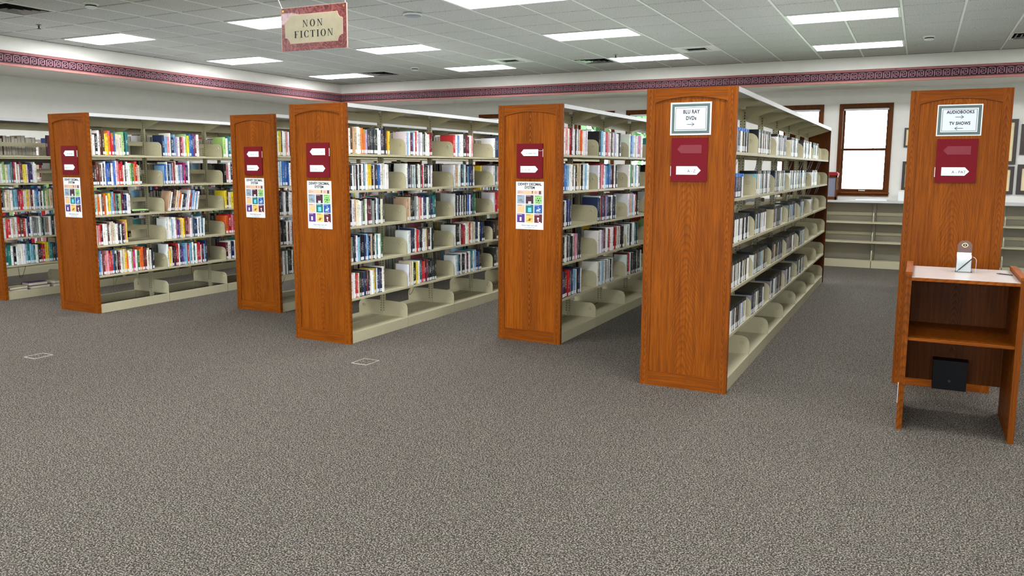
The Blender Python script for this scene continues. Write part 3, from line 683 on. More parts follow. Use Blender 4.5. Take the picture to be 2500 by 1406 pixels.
def poster(u, lab):
    ux, uy, _ = UNITS[u]
    P = thing('poster', lab, 'poster', (ux + W / 2, uy + .0084, 0), 'Dewey Decimal System posters')
    w, z0, z1 = .279, 1.045, 1.478
    box('poster_sheet', 'paper_white', -w / 2, w / 2, -.0022, 0, z0, z1, P)
    Y = -.0028
    put('lettering', text_mesh('DEWEY DECIMAL', .033, 'ink_black', sx=.92, bold=.0012), P, (0, Y, z1 - .024)); put('lettering', text_mesh('SYSTEM', .033, 'ink_black', sx=.92, bold=.0012), P, (0, Y, z1 - .055))
    put('lettering', text_mesh('Need help? Just ask!', .021, 'ink_black', sx=.95, shear=.15), P, (0, Y, z0 + .036)); put('lettering', text_mesh('we are happy to help', .013, 'ink_black', sx=.9, shear=.15), P, (0, Y, z0 + .015))
    def sheet_(name, mat, a, b2, c, d, parent, y=-.0025): return MB().box(a, b2, y - .0003, y + .0003, c, d).obj(name, mat, parent)
    hd = sheet_('header_band', 'print_peach', -.127, .127, z1 - .116, z1 - .078, P)
    MB().prism([(.011 * math.cos(a) - .012, .011 * math.sin(a) + z1 - .097) for a in [k * math.pi / 6 for k in range(12)]], 'Y', -.0034, -.0030).obj('icon', 'print_gold', hd)
    put('lettering', text_mesh('?', .032, 'ink_black', bold=.002), hd, (.027, -.0034, z1 - .098)); sheet_('icon', 'print_navy', .093, .113, z1 - .113, z1 - .083, hd, -.0032)
    MB().prism([(.012 * math.cos(a) + .062, .012 * math.sin(a) + z1 - .097) for a in [k * math.pi / 6 for k in range(12)]], 'Y', -.0034, -.0030).obj('icon', 'print_rose', hd)
    for k in range(3): sheet_('caption_line', 'ink_grey', -.122, -.122 + (.03, .055, .02)[k], z1 - .09 - k * .008, z1 - .087 - k * .008, hd, -.0031)
    tiles = ['print_steel', 'print_plum', 'print_lime', 'print_peach', 'print_teal', 'print_blue', 'print_violet', 'print_gold', 'print_wine']
    icons = ['ink_grey', 'paper_white', 'print_forest', 'print_gold', 'print_sky', 'print_ice', 'paper_white', 'print_brown', 'paper_white']
    tw, th, g = .078, .082, .0085
    for k in range(9):
        r, c = divmod(k, 3); a = -.127 + c * (tw + g + .001); d = z1 - .122 - r * (th + g - .005)
        tt = sheet_('printed_tile', tiles[k], a, a + tw, d - th + .004, d, P)
        cx, cz = a + tw * .52, d - th * .58; y = -.0033
        ic = MB()
        def disc(px, pz, r_, n=10): ic.prism([(px + r_ * math.cos(q), pz + r_ * math.sin(q)) for q in [2 * math.pi * i / n for i in range(n)]], 'Y', y - .0003, y)
        def bar(px, pz, w_, h_): ic.box(px - w_ / 2, px + w_ / 2, y - .0003, y, pz - h_ / 2, pz + h_ / 2)
        if k == 0: disc(cx, cz, .014); disc(cx + .016, cz - .012, .009); bar(cx - .018, cz, .012, .016)
        elif k == 1: disc(cx - .008, cz - .014, .007); disc(cx + .008, cz - .014, .007); bar(cx - .008, cz - .024, .012, .012); bar(cx + .008, cz - .024, .012, .012)
        elif k == 2:
            for q in range(6): disc(cx + .022 * math.cos(q), cz + .022 * math.sin(q), .0055, 7)
            disc(cx, cz, .009)
        elif k == 3: disc(cx - .012, cz + .006, .013); disc(cx + .006, cz - .01, .013); bar(cx + .018, cz + .016, .014, .018)
        elif k == 4: bar(cx, cz, .034, .04)
        elif k == 5: disc(cx - .006, cz - .008, .016); disc(cx + .012, cz + .006, .01); disc(cx, cz + .022, .006); bar(cx, cz - .016, .046, .006)
        elif k == 6: bar(cx - .004, cz, .018, .034)
        elif k == 7: disc(cx, cz - .004, .012); bar(cx + .012, cz + .004, .03, .006); bar(cx - .012, cz - .012, .03, .005)
        else: disc(cx - .002, cz + .008, .010); bar(cx, cz - .012, .008, .018); bar(cx + .014, cz - .026, .018, .006)
        ic.obj('icon', icons[k], tt); sheet_('caption_line', 'ink_black' if k in (0, 2, 3, 7) else 'paper_white', a + .004, a + .05, d - .009, d - .006, tt, -.0031)
for n_, c_ in dict(print_peach=(226, 190, 168), print_gold=(238, 196, 104), print_navy=(52, 58, 92), print_rose=(206, 160, 150), print_steel=(150, 168, 184), print_plum=(66, 22, 40), print_lime=(156, 206, 128), print_teal=(16, 112, 106), print_blue=(36, 82, 160), print_violet=(88, 44, 130), print_wine=(98, 22, 40), print_forest=(40, 84, 52), print_sky=(112, 206, 232), print_ice=(180, 206, 236), print_brown=(176, 108, 60)).items(): plain(n_, lin(*c_), 0.55)
poster(1, 'Dewey Decimal System poster on the first poster stack'); poster(2, 'Dewey Decimal System poster on the second poster stack')
poster(3, 'Dewey Decimal System poster on the third poster stack'); poster(4, 'Dewey Decimal System poster on the bold-grained fourth stack')

def card(u, lines, lab):
    ux, uy, _ = UNITS[u]; z0, z1, w = 1.841, 2.060, .282
    S = thing('category_sign', lab, 'sign', (ux + W / 2, uy + .0084, 0), 'laminated category signs')
    y = [0.0]
    def layer(nm, mat, a, b2, parent, dy):
        return MB().box(-w / 2 + a, w / 2 - a, -.003 - dy, -.001 - dy, z0 + a, z1 - a).obj(nm, mat, parent)
    b0 = box('card_sheet', 'paper_white', -w / 2, w / 2, -.003, 0, z0, z1, S)
    layer('green_border', 'ink_green', .007, 0, S, .0006); layer('inner_white', 'paper_white', .026, 0, S, .0012); layer('inner_line', 'ink_green', .032, 0, S, .0018); layer('card_face', 'paper_cool', .0355, 0, S, .0024)
    Y = -.0060
    for k, (txt, zz) in enumerate(lines):
        if txt in '<>':
            s = 1 if txt == '>' else -1; a = MB(); h = .0022
            a.box(-.026, .026, Y, Y + .0006, zz - h, zz + h)
            for q in (-1, 1): a.prism([(s * .026 + s * p[0], zz + q * p[1]) for p in ((.002, 0), (-.016, .014), (-.018, .011), (-.002, -.002))][::(1 if s * q > 0 else -1)], 'Y', Y, Y + .0006)
            a.obj('arrow', 'ink_green', S)
        else: put('lettering', text_mesh(txt, .036 if u == 5 else .031, 'ink_black', sx=.78 if u == 5 else .80, bold=.0011, spacing=1.08), S, (.004, Y, zz))
    fr_ = MB(); e = .004
    if u == 5:
        for a, b2, c, d in ((-w / 2 - e, w / 2 + e, z0 - e, z0), (-w / 2 - e, w / 2 + e, z1, z1 + e), (-w / 2 - e, -w / 2, z0, z1), (w / 2, w / 2 + e, z0, z1)): fr_.box(a, b2, -.004, 0, c, d)
        fr_.obj('laminate_edge', 'plastic_white', S)
card(5, [('BLU RAY', 1.997), ('DVDs', 1.953), ('>', 1.911)], 'green-bordered laminated card reading BLU RAY DVDs with arrow')
card(6, [('AUDIOBOOKS', 2.006), ('>', 1.972), ('TV SHOWS', 1.927), ('<', 1.893)], 'green-bordered card reading AUDIOBOOKS and TV SHOWS with two arrows')

# ------------------------------------------------------------------ books and discs
PAL = dict(w=(250, 250, 246), c=(226, 214, 184), k=(26, 26, 30), d=(62, 64, 68), g=(138, 140, 140), n=(30, 44, 88), b=(38, 98, 172), l=(132, 180, 214), t=(22, 118, 118), G=(52, 128, 70), e=(168, 206, 130), y=(240, 208, 48), o=(232, 112, 38), r=(192, 32, 42), m=(104, 26, 44), p=(226, 142, 150), v=(92, 52, 124), N=(94, 58, 44), s=(204, 178, 142), M=(196, 24, 108), L=(178, 164, 204), B=(24, 110, 190))
CNAME = dict(w='white', c='cream', k='black', d='charcoal', g='grey', n='navy', b='blue', l='pale blue', t='teal', G='green', e='lime', y='yellow', o='orange', r='red', m='maroon', p='pink', v='purple', N='brown', s='tan', M='magenta', L='lavender', B='bright blue')
rb = random.Random(11)
def jit(c, a=14):
    r = PAL[c]; k = rb.uniform(-a, a) if c != 'w' else rb.uniform(-18, 4); return lin(*[min(252, max(6, q + k + rb.uniform(-8, 8))) for q in r])
def book_geo(T, Hh, D, hard=True):
    """spine towards +x at x=0, thickness along y (0..T), standing on z=0"""
    tb_ = min(.003, T * .16); r = min(.004, T * .2)
    out = [(-D, 0), (-r, 0), (0, r), (.0012, T / 2), (0, T - r), (-r, T), (-D, T)]
    inn = [(-D, tb_), (-r - .001, tb_), (-.004, r + .001), (-.003, T / 2), (-.004, T - r - .001), (-r - .001, T - tb_), (-D, T - tb_)]
    v = []; f = []; mi = []; uv = []
    def q(a, b2, c, d, m_, uvs): n = len(v); v.extend([a, b2, c, d]); f.append((n, n + 1, n + 2, n + 3)); mi.append(m_); uv.extend(uvs)
    for i in range(6):
        a, b2 = out[i], out[i + 1]
        if 1 <= i <= 4: u0, u1 = max(0, a[1] / T), min(1, b2[1] / T)
        else: u0, u1 = 3, 4
        q((*a, 0), (*b2, 0), (*b2, Hh), (*a, Hh), 0, [(u0, 0), (u1, 0), (u1, 1), (u0, 1)])
        q((*a, Hh), (*b2, Hh), (*inn[i + 1], Hh), (*inn[i], Hh), 0, [(3, 0)] * 4)
    e = .004 if hard else .0005; x0, x1, y0, y1, z0, z1 = -D + e, -.004, tb_, T - tb_, .003, Hh - e
    P = [(3, 0)] * 4
    q((x0, y0, z1), (x1, y0, z1), (x1, y1, z1), (x0, y1, z1), 1, P); q((x0, y1, z0), (x0, y0, z0), (x0, y0, z1), (x0, y1, z1), 1, P)
    q((x0, y0, z0), (x1, y0, z0), (x1, y0, z1), (x0, y0, z1), 1, P); q((x1, y1, z0), (x0, y1, z0), (x0, y1, z1), (x1, y1, z1), 1, P)
    return v, f, mi, uv
def disc_geo(T, Hh, D):
    v = []; f = []; mi = []; uv = []
    def q(a, b2, c, d, m_, uvs): n = len(v); v.extend([a, b2, c, d]); f.append((n, n + 1, n + 2, n + 3)); mi.append(m_); uv.extend(uvs)
    r = min(.003, T * .2); out = [(-D, 0), (-r, 0), (0, r), (0, T - r), (-r, T), (-D, T)]
    hs = [0, Hh * .87, Hh]
    for zi in range(2):
        for i in range(5):
            a, b2 = out[i], out[i + 1]; sp_ = 1 <= i <= 3
            u0, u1 = (max(0, a[1] / T), min(1, b2[1] / T)) if sp_ else (3, 4)
            q((*a, hs[zi]), (*b2, hs[zi]), (*b2, hs[zi + 1]), (*a, hs[zi + 1]), 0 if zi == 0 else 1, [(u0, hs[zi] / Hh), (u1, hs[zi] / Hh), (u1, hs[zi + 1] / Hh), (u0, hs[zi + 1] / Hh)])
    n = len(v); v.extend([(*p, Hh) for p in out]); f.append(tuple(range(n, n + 6))); mi.append(1); uv.extend([(3, 0)] * 6)
    q((-D, T, 0), (-D, 0, 0), (-D, 0, Hh), (-D, T, Hh), 1, [(3, 0)] * 4)
    return v, f, mi, uv
def finish(name, v, f, mi, uv, col, seed, mats):
    me = bpy.data.meshes.new(name); me.from_pydata(v, [], f)
    for mm in mats: me.materials.append(MATS[mm])
    me.polygons.foreach_set('material_index', mi)
    ul = me.uv_layers.new(name='spine'); ul.data.foreach_set('uv', [c for p in uv for c in p])
    a = me.attributes.new('cover', 'FLOAT_COLOR', 'POINT'); a.data.foreach_set('color', np.asarray(col, dtype=np.float32).ravel())
    a = me.attributes.new('seed', 'FLOAT_COLOR', 'POINT'); a.data.foreach_set('color', np.asarray(seed, dtype=np.float32).ravel())
    me.update(); return me
LABEL = MB().box(0, .0008, -.5, .5, 0, 1).mesh('spine_label', 'label_white')
copies = []    # every standing book or disc case, placed later: nearest and largest as objects of their own
FLIP = {'edge stack'}
def add_run(u, si, bay, f0, f1, codes, kind='book', hbase=.235, hvar=.022, tilt=0.0, seen=True, side=1, z=None):
    ux, uy, _ = UNITS[u]; y0 = uy + TH + f0 * BAY; y1 = uy + TH + f1 * BAY
    y0 = max(y0, uy + TH + bay * BAY + .008)
    n = len(codes)
    ws = [rb.uniform(.7, 1.35) for _ in codes]
    if kind == 'disc': ws = [rb.uniform(.9, 1.15) for _ in codes]
    tot = (y1 - y0) - .0006 * n; k = tot / sum(ws); y = y0
    for i, (c, w_) in enumerate(zip(codes, ws)):
        T = w_ * k
        if kind == 'book':
            Hh = hbase + rb.uniform(-hvar, hvar); D = rb.uniform(.145, .178); tl_ = tilt + (rb.uniform(.03, .07) if rb.random() < .4 and i == n - 1 else 0)
        else:
            Hh = .191 if c != 'B' else .172; D = .136; tl_ = tilt
        setback = rb.uniform(.006, .02) if kind == 'book' else rb.uniform(.006, .012)
        x = ux + (SF - setback if side > 0 else W - SF + setback)
        copies.append(dict(u=u, s=si, bay=bay, i=i, c=c, T=T * (.985 if tilt == 0 else .8), H=Hh, D=D, x=x, y=y, z=(SZ[si] if z is None else z) + .0008 + T * math.sin(tl_), tilt=tl_, kind=kind, seen=seen, side=side))
        y += T + .0006
R1 = [[(0, .52, 'cwkwNNyyorbcwcekt'), (1.02, 1.62, 'nlpwnlLwmpweybbvmw'), (2.04, 2.45, 'ewtlwkpwnr')],
      [(0, .69, 'kNmNwkwbbkwbwprrwkwweGorsck'), (1.02, 1.44, 'lbwnlkpmwwlLwvMkvw'), (2.03, 2.5, 'kpwnwrwmkwl')],
      [(0, .51, 'tcowNowyyllrtkeemnnww'), (1.06, 1.56, 'swkNswowknwwrlwlw'), (2.02, 2.45, 'yNcytwwkr')],
      [(0, .44, 'wprkwwNwwscwkkwkpy'), (1.02, 1.64, 'wwwlwwpvvywyymmpwwgnnwtwtw'), (2.02, 2.5, 'orprrwLwkb')],
      [(0, .80, 'blwmpprrbkwkmwccyowweMMwGooNmwcwk'), (1.01, 1.68, 'wyckmkrrwnvbllrwltwtwrrrwmlnn'), (2.01, 2.5, 'mwnwteGkwr')]]
for si, runs in enumerate(R1):
    for b_, (f0, f1, cs) in enumerate(runs):
        add_run(1, si, b_, f0, f1, cs, hbase=.243 if si != 2 else .222, hvar=.028, tilt=.20 if (si, b_) == (2, 1) else 0)
R3 = [[(0.01, .72, 'cwNsswcooLkkdkdkwwnNkoy'), (1.02, 1.54, 'wlwmvlwrwLwwgkwwwrm'), (2.01, 2.48, 'rrwlwwkmmmwp'), (3.03, 3.5, 'wnnbwkwlw')],
      [(0.01, .69, 'rkwgwkwkwklwyykwkbbwcwww'), (1.02, 1.54, 'wnkwgwtwkwwkrwkkkwnw'), (2.03, 2.53, 'wsswwktlwklnnkw'), (3.03, 3.5, 'wtpwrkwtw')],
      [(0.01, .60, 'kkwscwwgkewmmggkwlkck'), (1.03, 1.62, 'sskkkgwcprwnnwnntt'), (2.04, 2.54, 'wkwkwkwkwklbwnntG'), (3.03, 3.5, 'wrrwpkgw')],
      [(0.01, .56, 'kgknwlkknlbnskwtwG'), (1.03, 1.56, 'wwknkwrwkkwcwsNkwwk'), (2.04, 2.79, 'wkkwmrwwcrwswnnwnnk'), (3.03, 3.5, 'kNkwwm')],
      [(0.01, .58, 'wwwrrckknnkmkwwykwnnkw'), (1.03, 1.61, 'wscckkywttrrmmkkkkdk'), (2.04, 2.70, 'wlkwkkwmmwgtwllnnk'), (3.03, 3.5, 'kgLkwn')]]
for si, runs in enumerate(R3):
    for b_, (f0, f1, cs) in enumerate(runs): add_run(3, si, b_, f0, f1, cs, hbase=.232, hvar=.014)
R4 = [[(.02, .70, 'wwprpwrmwwkwNwoowwLw'), (1.05, 1.75, 'klwlrpLwNwLwwk'), (2.07, 2.55, 'wblwwLMMw')],
      [(.02, .76, 'knbbblwwkwkssskkwllww'), (1.03, 1.64, 'wmprwlbbnkmwk'), (2.05, 2.50, 'wwGNwlwwk')],
      [(.02, .28, 'Nkwgnnwn'), (1.03, 1.63, 'nkwmnkmLnnkkwnkw'), (2.03, 2.45, 'wpslwrNk')],
      [(.02, .55, 'kkkwgkwdkwmpwkk'), (1.03, 1.96, 'wkwLkmwkrwwkrdwkwmkw'), (2.03, 2.45, 'wkwklwwtk')],
      [(.02, .59, 'nvkmrmwnllwknmw'), (1.03, 1.60, 'wgwlwgwgwkwg'), (2.05, 2.63, 'wmrwkwkkwkkw')]]
for si, runs in enumerate(R4):
    for b_, (f0, f1, cs) in enumerate(runs): add_run(4, si, b_, f0, f1, cs, hbase=.24, hvar=.012)
R0 = [None, (0, .52, 'wweecclgtmrwswmNyycvnvwww'), (0, .72, 'kgcccwtllmrrwcysmwlbwkwGcesw'), (0, .74, 'wrrwswrNrwnwgggwgkgswkw'), (0, .75, 'ttwkwwwwltlltwkmryyttkkn')]
for si, r in enumerate(R0):
    if r: add_run(0, si, 0, *r, hbase=.236, hvar=.018)
R2 = ['mwyykwwpp', 'vwlwbbbb', 'wkkgwwkkw', 'wkkkwm', 'kgwgwkk']
for si, cs in enumerate(R2): add_run(2, si, 0, .005, .30, cs + 'wkw', hbase=.26, hvar=.012)
rd = random.Random(3)
def dcodes(n, blue=False): return ''.join('B' if blue else rd.choice('wwwwkkkkddggglnNcwk') for _ in range(n))
R5 = [[(.02, .58), (1.03, 1.67), (2.03, 2.69), (3.03, 3.59), (4.04, 4.85), (5.05, 5.62)], [(.02, .45), (1.03, 1.74), (2.03, 2.65), (3.03, 3.95), (4.04, 4.39), (5.1, 5.65)],
      [(.02, .77), (1.03, 1.60), (2.03, 2.58), (3.03, 3.62), (4.04, 4.4), (5.05, 5.3)], [(.02, .82), (1.03, 1.76), (2.03, 2.75), (3.03, 3.7), (4.04, 4.6)], [(.02, .77), (1.03, 1.70), (2.03, 2.78), (3.03, 3.56), (4.04, 4.7)]]
for si, runs in enumerate(R5):
    for b_, (f0, f1) in enumerate(runs):
        n = max(3, int((f1 - f0) * BAY / .0235)); add_run(5, si, b_, f0, f1, dcodes(n, b_ == 0 and si < 2), 'disc')
# other bays and the far aisles, seen only through the gaps
rc = random.Random(21)
def rcodes(n): return ''.join(rc.choice('wwwwwkkkkcgnnlbtmrsyepN') for _ in range(n))
for u, (ux, uy, nb) in UNITS.items():
    if u == 6: continue
    for si in range(5):
        for b_ in range(nb):
            first = {0: 1, 1: 3, 2: 1, 3: 4, 4: 3, 5: 99}[u]
            if b_ >= first and u != 5 and b_ < 6: a = rc.uniform(.4, .75); add_run(u, si, b_, b_ + .02, b_ + a, rcodes(int(a * 24)), seen=False)
            if u < 5 and b_ < 6 and rc.random() < (.95 if u > 0 else .98): a = rc.uniform(.55, .95); add_run(u, si, b_, b_ + .02, b_ + a, rcodes(int(a * 22)), seen=False, side=-1)
            if u == 5 and b_ < 6 and si in (2, 3, 4) and rc.random() < .6: a = rc.uniform(.3, .7); add_run(u, si, b_, b_ + .02, b_ + a, ''.join(rd.choice('wkdg') for _ in range(int(a * 36))), 'disc', seen=False, side=-1)

UNITS[7] = (XWL - CX + .012, 5.2 - TH, 6); UL[7] = ('', 'wall stack')
for si in range(5):
    for b_ in range(6): a = rc.uniform(.7, .95); add_run(7, si, b_, b_ + .02, b_ + a, rcodes(int(a * 22)), seen=False)
for q in copies:
    u, v_, d_ = project(q['x'], q['y'] + q['T'] / 2, q['z'] + .1)
    q['area'] = q['T'] * q['H'] / d_ ** 2 * abs((q['x']) / d_) if q['seen'] and -20 < u < 2520 else 0
for kind, limit in (('book', 300), ('disc', 300)):
    ranked = sorted([q for q in copies if q['kind'] == kind and q['area'] > 0], key=lambda q: -q['area'])
    for q in ranked[:limit]: q['own'] = True
acc = {'book': ([], [], [], [], [], []), 'disc': ([], [], [], [], [], [])}
lab_acc = MB()
TIP = {'book': 'spine label', 'disc': 'disc label'}
for q in copies:
    v, f, mi, uv = book_geo(q['T'], q['H'], q['D'], q['i'] % 3 != 0) if q['kind'] == 'book' else disc_geo(q['T'], q['H'], q['D'])
    col = jit(q['c']); seed = (rb.random(), rb.random(), rb.random(), 1)
    if q['kind'] == 'disc':
        edge = lin(34, 36, 40) if q['c'] != 'B' else lin(16, 104, 200)
        if q['c'] == 'B': col = jit(rd.choice('wkdgn'))
        cols = []
        for fi, face in enumerate(f): cols += [col if mi[fi] == 0 else edge] * len(face)
        mi = [0] * len(f); mats = ['disc_case']
    else: cols = [col] * len(v); mats = ['book_cover', 'page_block']
    has_label = rb.random() < .9; lh = .03 if q['kind'] == 'book' else .036
    rot = (-q['tilt'], 0, 0) if q['side'] > 0 else (q['tilt'], 0, math.pi)
    loc = (q['x'], q['y'] if q['side'] > 0 else q['y'] + q['T'], q['z'])
    if q.get('own'):
        me = finish(q['kind'], v, f, mi, uv, cols, [seed] * len(v), mats)
        st = UL[q['u']][1]
        if q['kind'] == 'book':
            o = tag(put('book', me, None, loc, rot), '%s book, %s in %s bay of %s shelf, %s' % (CNAME[q['c']], ordn(q['i']), ORD[q['bay']], SLABS[q['s']], st), 'book', 'library books on the ' + st)
        else:
            cn = 'blue-topped' if q['c'] == 'B' else CNAME[q['c']]
            o = tag(put('disc_case', me, None, loc, rot), '%s disc case, %s in %s bay of %s shelf, Blu-ray stack' % (cn, ordn(q['i']), ORD[q['bay']], SLABS[q['s']]), 'disc case', 'disc cases on the Blu-ray stack')
        if has_label: put('spine_label', LABEL, o, (.0013 if q['kind'] == 'book' else .0002, q['T'] / 2, .008), None, (1, q['T'] * .78, lh))
    else:
        A = acc[q['kind']]; n = len(A[0]); M = Matrix.Translation(loc) @ Matrix.Rotation(rot[2], 4, 'Z') @ Matrix.Rotation(rot[0], 4, 'X')
        A[0].extend([tuple(M @ Vector(p)) for p in v]); A[1].extend([tuple(i + n for i in face) for face in f]); A[2].extend(mi); A[3].extend(uv); A[4].extend(cols); A[5].extend([seed] * len(v))
        if has_label:
            n = len(A[0]); xx = .002; a, b2 = q['T'] * .12, q['T'] * .88
            A[0].extend([tuple(M @ Vector(p)) for p in ((xx, a, .008), (xx, b2, .008), (xx, b2, .008 + lh), (xx, a, .008 + lh))]); A[1].append((n, n + 1, n + 2, n + 3)); A[2].append(0)
            A[3].extend([(3, 0)] * 4); A[4].extend([lin(240, 242, 242)] * 4); A[5].extend([seed] * 4)
for kind, nm, lab, mats in (('book', 'further_books', 'further rows of library books deeper in the poster stacks', ['book_cover', 'page_block']), ('disc', 'further_disc_cases', 'further rows of disc cases deeper in the Blu-ray stack', ['disc_case'])):
    A = acc[kind]; tag(put(nm, finish(nm, *A[:4], A[4], A[5], mats)), lab, 'books' if kind == 'book' else 'disc cases', kind='stuff')
# books lying flat
def flat_book(x, y, z, T, L, D, code, rz, lab, tip=0.0, group=None):
    v, f, mi, uv = book_geo(T, L, D); me = finish('book', v, f, mi, uv, [jit(code)] * len(v), [(rb.random(), rb.random(), rb.random(), 1)] * len(v), ['book_cover', 'page_block'])
    # lay on its side: thickness becomes height
    me.transform(Matrix(((1, 0, 0, 0), (0, 0, 1, 0), (0, 1, 0, 0), (0, 0, 0, 1)))); me.flip_normals()
    return tag(put('book', me, None, (x, y, z), (tip, 0, rz)), lab, 'book', group)
ux, uy, _ = UNITS[1]; xb, yb = ux + SF - .02, uy + TH
flat_book(xb, yb + .50, SZ[2] + .0008, .022, .21, .15, 'k', 0, 'black book lying flat on third shelf, first poster stack')
flat_book(xb - .01, yb + .49, SZ[2] + .0236, .016, .22, .15, 'e', 0, 'pale green book lying flat on a black one, first poster stack')
ux, uy, _ = UNITS[0]; xb, yb = ux + SF - .03, uy + TH; g0 = 'books piled in the edge stack base'
def pile(items, y, wh):
    z = .0008
    for k, (code, T, L, D, rz, nm) in enumerate(items):
        flat_book(xb - D - .01 * (k % 2), y + L, z, T, L, D, code, math.pi + rz, nm, 0, g0); z += T + .0008
pile([('k', .042, .24, .17, 0, 'black book lowest in pile by the cut-off oak end'), ('w', .036, .22, .16, .05, 'white book second in pile by the cut-off oak end'), ('n', .03, .24, .16, -.04, 'dark blue book in pile by the cut-off oak end'), ('c', .03, .23, .17, .06, 'cream book topping pile by the cut-off oak end')], yb + .03, 0)
pile([('k', .05, .24, .17, 0, 'thick black book lowest in middle pile, edge stack base'), ('d', .04, .23, .165, .03, 'charcoal book in middle pile, edge stack base'), ('m', .036, .24, .17, 0, 'maroon book in middle pile, edge stack base'), ('v', .036, .23, .17, -.08, 'dark purple book topping middle pile, edge stack base')], yb + .31, 0)
pile([('g', .045, .24, .17, .02, 'grey book lowest in far pile, edge stack base'), ('w', .04, .25, .17, 0, 'white book in far pile, edge stack base'), ('d', .036, .24, .17, .03, 'charcoal book in far pile, edge stack base'), ('c', .034, .24, .17, .07, 'cream book topping far pile, edge stack base')], yb + .60, 0)
# the big maroon volume face-on on the top shelf of the edge stack
v, f, mi, uv = book_geo(.03, .255, .19); me = finish('book', v, f, mi, uv, [lin(78, 18, 34)] * len(v), [(.1, .9, .0, 1)] * len(v), ['book_cover', 'page_block'])
tag(put('book', me, None, (ux + SF - .03, yb + .62, SZ[0] + .0008), (0, 0, -1.15)), 'large maroon book standing askew on top shelf of edge stack', 'book')
# wire book supports hanging under the shelves
def wire_support(x, y, z, h, w_, lab, mat='wire_light', grp='wire book supports', curve=False):
    n = 8
    if curve: pts = [(0, -w_ / 2 + w_ * k / n, -h * (1 - ((k / n - .5) * 2) ** 2)) for k in range(n + 1)]
    else: pts = [(0, -w_ / 2, 0), (0, -w_ * .08, -h), (0, w_ * .08, -h), (0, w_ / 2, 0)]
    pts = [(p[0] + .04 * (p[2] / h), p[1], p[2]) for p in pts]
    o = tag(MB().tube(pts, .0022, 5).obj('wire_book_support', mat, None, (x, y, z)), lab, 'book support', grp)
ux, uy, _ = UNITS[5]
for si in range(4):
    for b_ in range(7):
        for k in range(2 if si < 2 else 1):
            y = uy + TH + (b_ + .66 + .22 * k) * BAY
            wire_support(ux + W - .10, y, SZ[si] - .008, .125, .10, '%s wire book support under %s shelf, %s bay, Blu-ray stack' % (['pale', 'second pale'][k], SLABS[si], ORD[b_]))
ux, uy, _ = UNITS[1]
for b_ in range(2): wire_support(ux + W - .12, uy + TH + (b_ + .32) * BAY, SZ[4] - .008, .14, .08, 'wire book support under lowest shelf, %s bay, first poster stack' % ORD[b_])
wire_support(UNITS[0][0] + W - .10, UNITS[0][1] + TH + .25, SZ[4] - .008, .17, .10, 'dark curved wire book support under lowest shelf, edge stack', 'wire', curve=True)
wire_support(UNITS[2][0] + W - .10, UNITS[2][1] + TH + .13, SZ[4] - .008, .13, .10, 'dark curved wire book support under lowest shelf, second poster stack', 'wire', curve=True)
wire_support(UNITS[3][0] + W - .10, UNITS[3][1] + TH + 1.25 * BAY, SZ[4] - .008, .12, .10, 'dark curved wire book support under lowest shelf, third poster stack', 'wire', curve=True)

# ------------------------------------------------------------------ low shelving along the window wall
LS = thing('low_shelving', 'long run of empty beige steel shelving under the windows', 'shelving', (0, 0, 0))
LY0, LY1 = 14.25, 14.648
xa = -.636 - 9 * BAY; nb = 14
SH2 = MB(); SH2.box(.004, BAY - .004, 0, .26, -.004, 0); SH2.box(.004, BAY - .004, 0, .012, -.026, -.004); SH2 = SH2.mesh('shelf', 'steel_beige')
SB2 = MB(); SB2.box(.004, BAY - .004, 0, .34, .095, .113); SB2.box(.004, BAY - .004, 0, .018, 0, .095); SB2 = SB2.mesh('base_shelf', 'steel_beige')
BK2 = MB().prism([(0, 0), (.25, 0), (.25, .17), (.05, .17), (.015, .155), (0, .12)], 'X', -.008, .008).mesh('bracket', 'steel_beige')
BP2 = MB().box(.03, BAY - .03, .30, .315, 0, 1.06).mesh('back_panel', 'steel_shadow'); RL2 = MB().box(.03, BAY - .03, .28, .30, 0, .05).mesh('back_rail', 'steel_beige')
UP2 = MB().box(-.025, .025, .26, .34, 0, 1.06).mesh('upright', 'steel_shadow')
for k in range(nb):
    x = xa + k * BAY
    if x + BAY > XR: break
    for z in (.748, .428):
        s = put('shelf', SH2, LS, (x, LY0, z)); put('bracket', BK2, s, (0, .002, -.02))
    s = put('base_shelf', SB2, LS, (x, LY0, 0)); put('bracket', BK2, s, (0, .002, .113))
    put('back_panel', BP2, LS, (x, LY0, 0)); put('upright', UP2, LS, (x, LY0, 0))
    for z in (.84, .52): put('back_rail', RL2, LS, (x, LY0, z))
    x2 = x + BAY
MB().box(xa - .02, x2, LY0 - .01, LY1, 1.06, 1.096).obj('counter_top', 'steel_top', LS)
# things on the counter
o = thing('display_case', 'small wood-framed display case with red top, on the window counter', 'display case', (-1.60, 14.3, 1.096))
fr_ = MB()
for x in (0, .355):
    for y in (0, .2): fr_.box(x, x + .025, y, y + .025, 0, .40)
fr_.box(0, .38, 0, .225, 0, .05); fr_.box(0, .38, 0, .225, .37, .40); fr_.obj('frame', 'window_wood_v', o)
box('side_panel', 'plastic_grey', .02, .36, .02, .205, .05, .37, o)
cu = MB().prism([(-.01, .40), (.39, .40), (.39, .43), (.36, .455), (.02, .455), (-.01, .43)], 'Y', -.01, .235).obj('padded_top', 'red_cloth', o)
tag(MB().prism([(0, 0), (.47, 0), (.47, .012), (.45, .02), (.005, .014)], 'Y', 0, .25).obj('paper_stack', 'paper_white', None, (-.93, 14.30, 1.096)), 'flat white paper stack on the window counter', 'paper')
o = thing('document_box', 'pale cream carton standing on the counter beside the window', 'box', (-.30, 14.42, 1.096)); MB().box(0, .26, 0, .12, 0, .16).obj('carton', 'paper_white', o); MB().box(-.004, .264, -.004, .124, .16, .172).obj('lid', 'mat_cream', o)
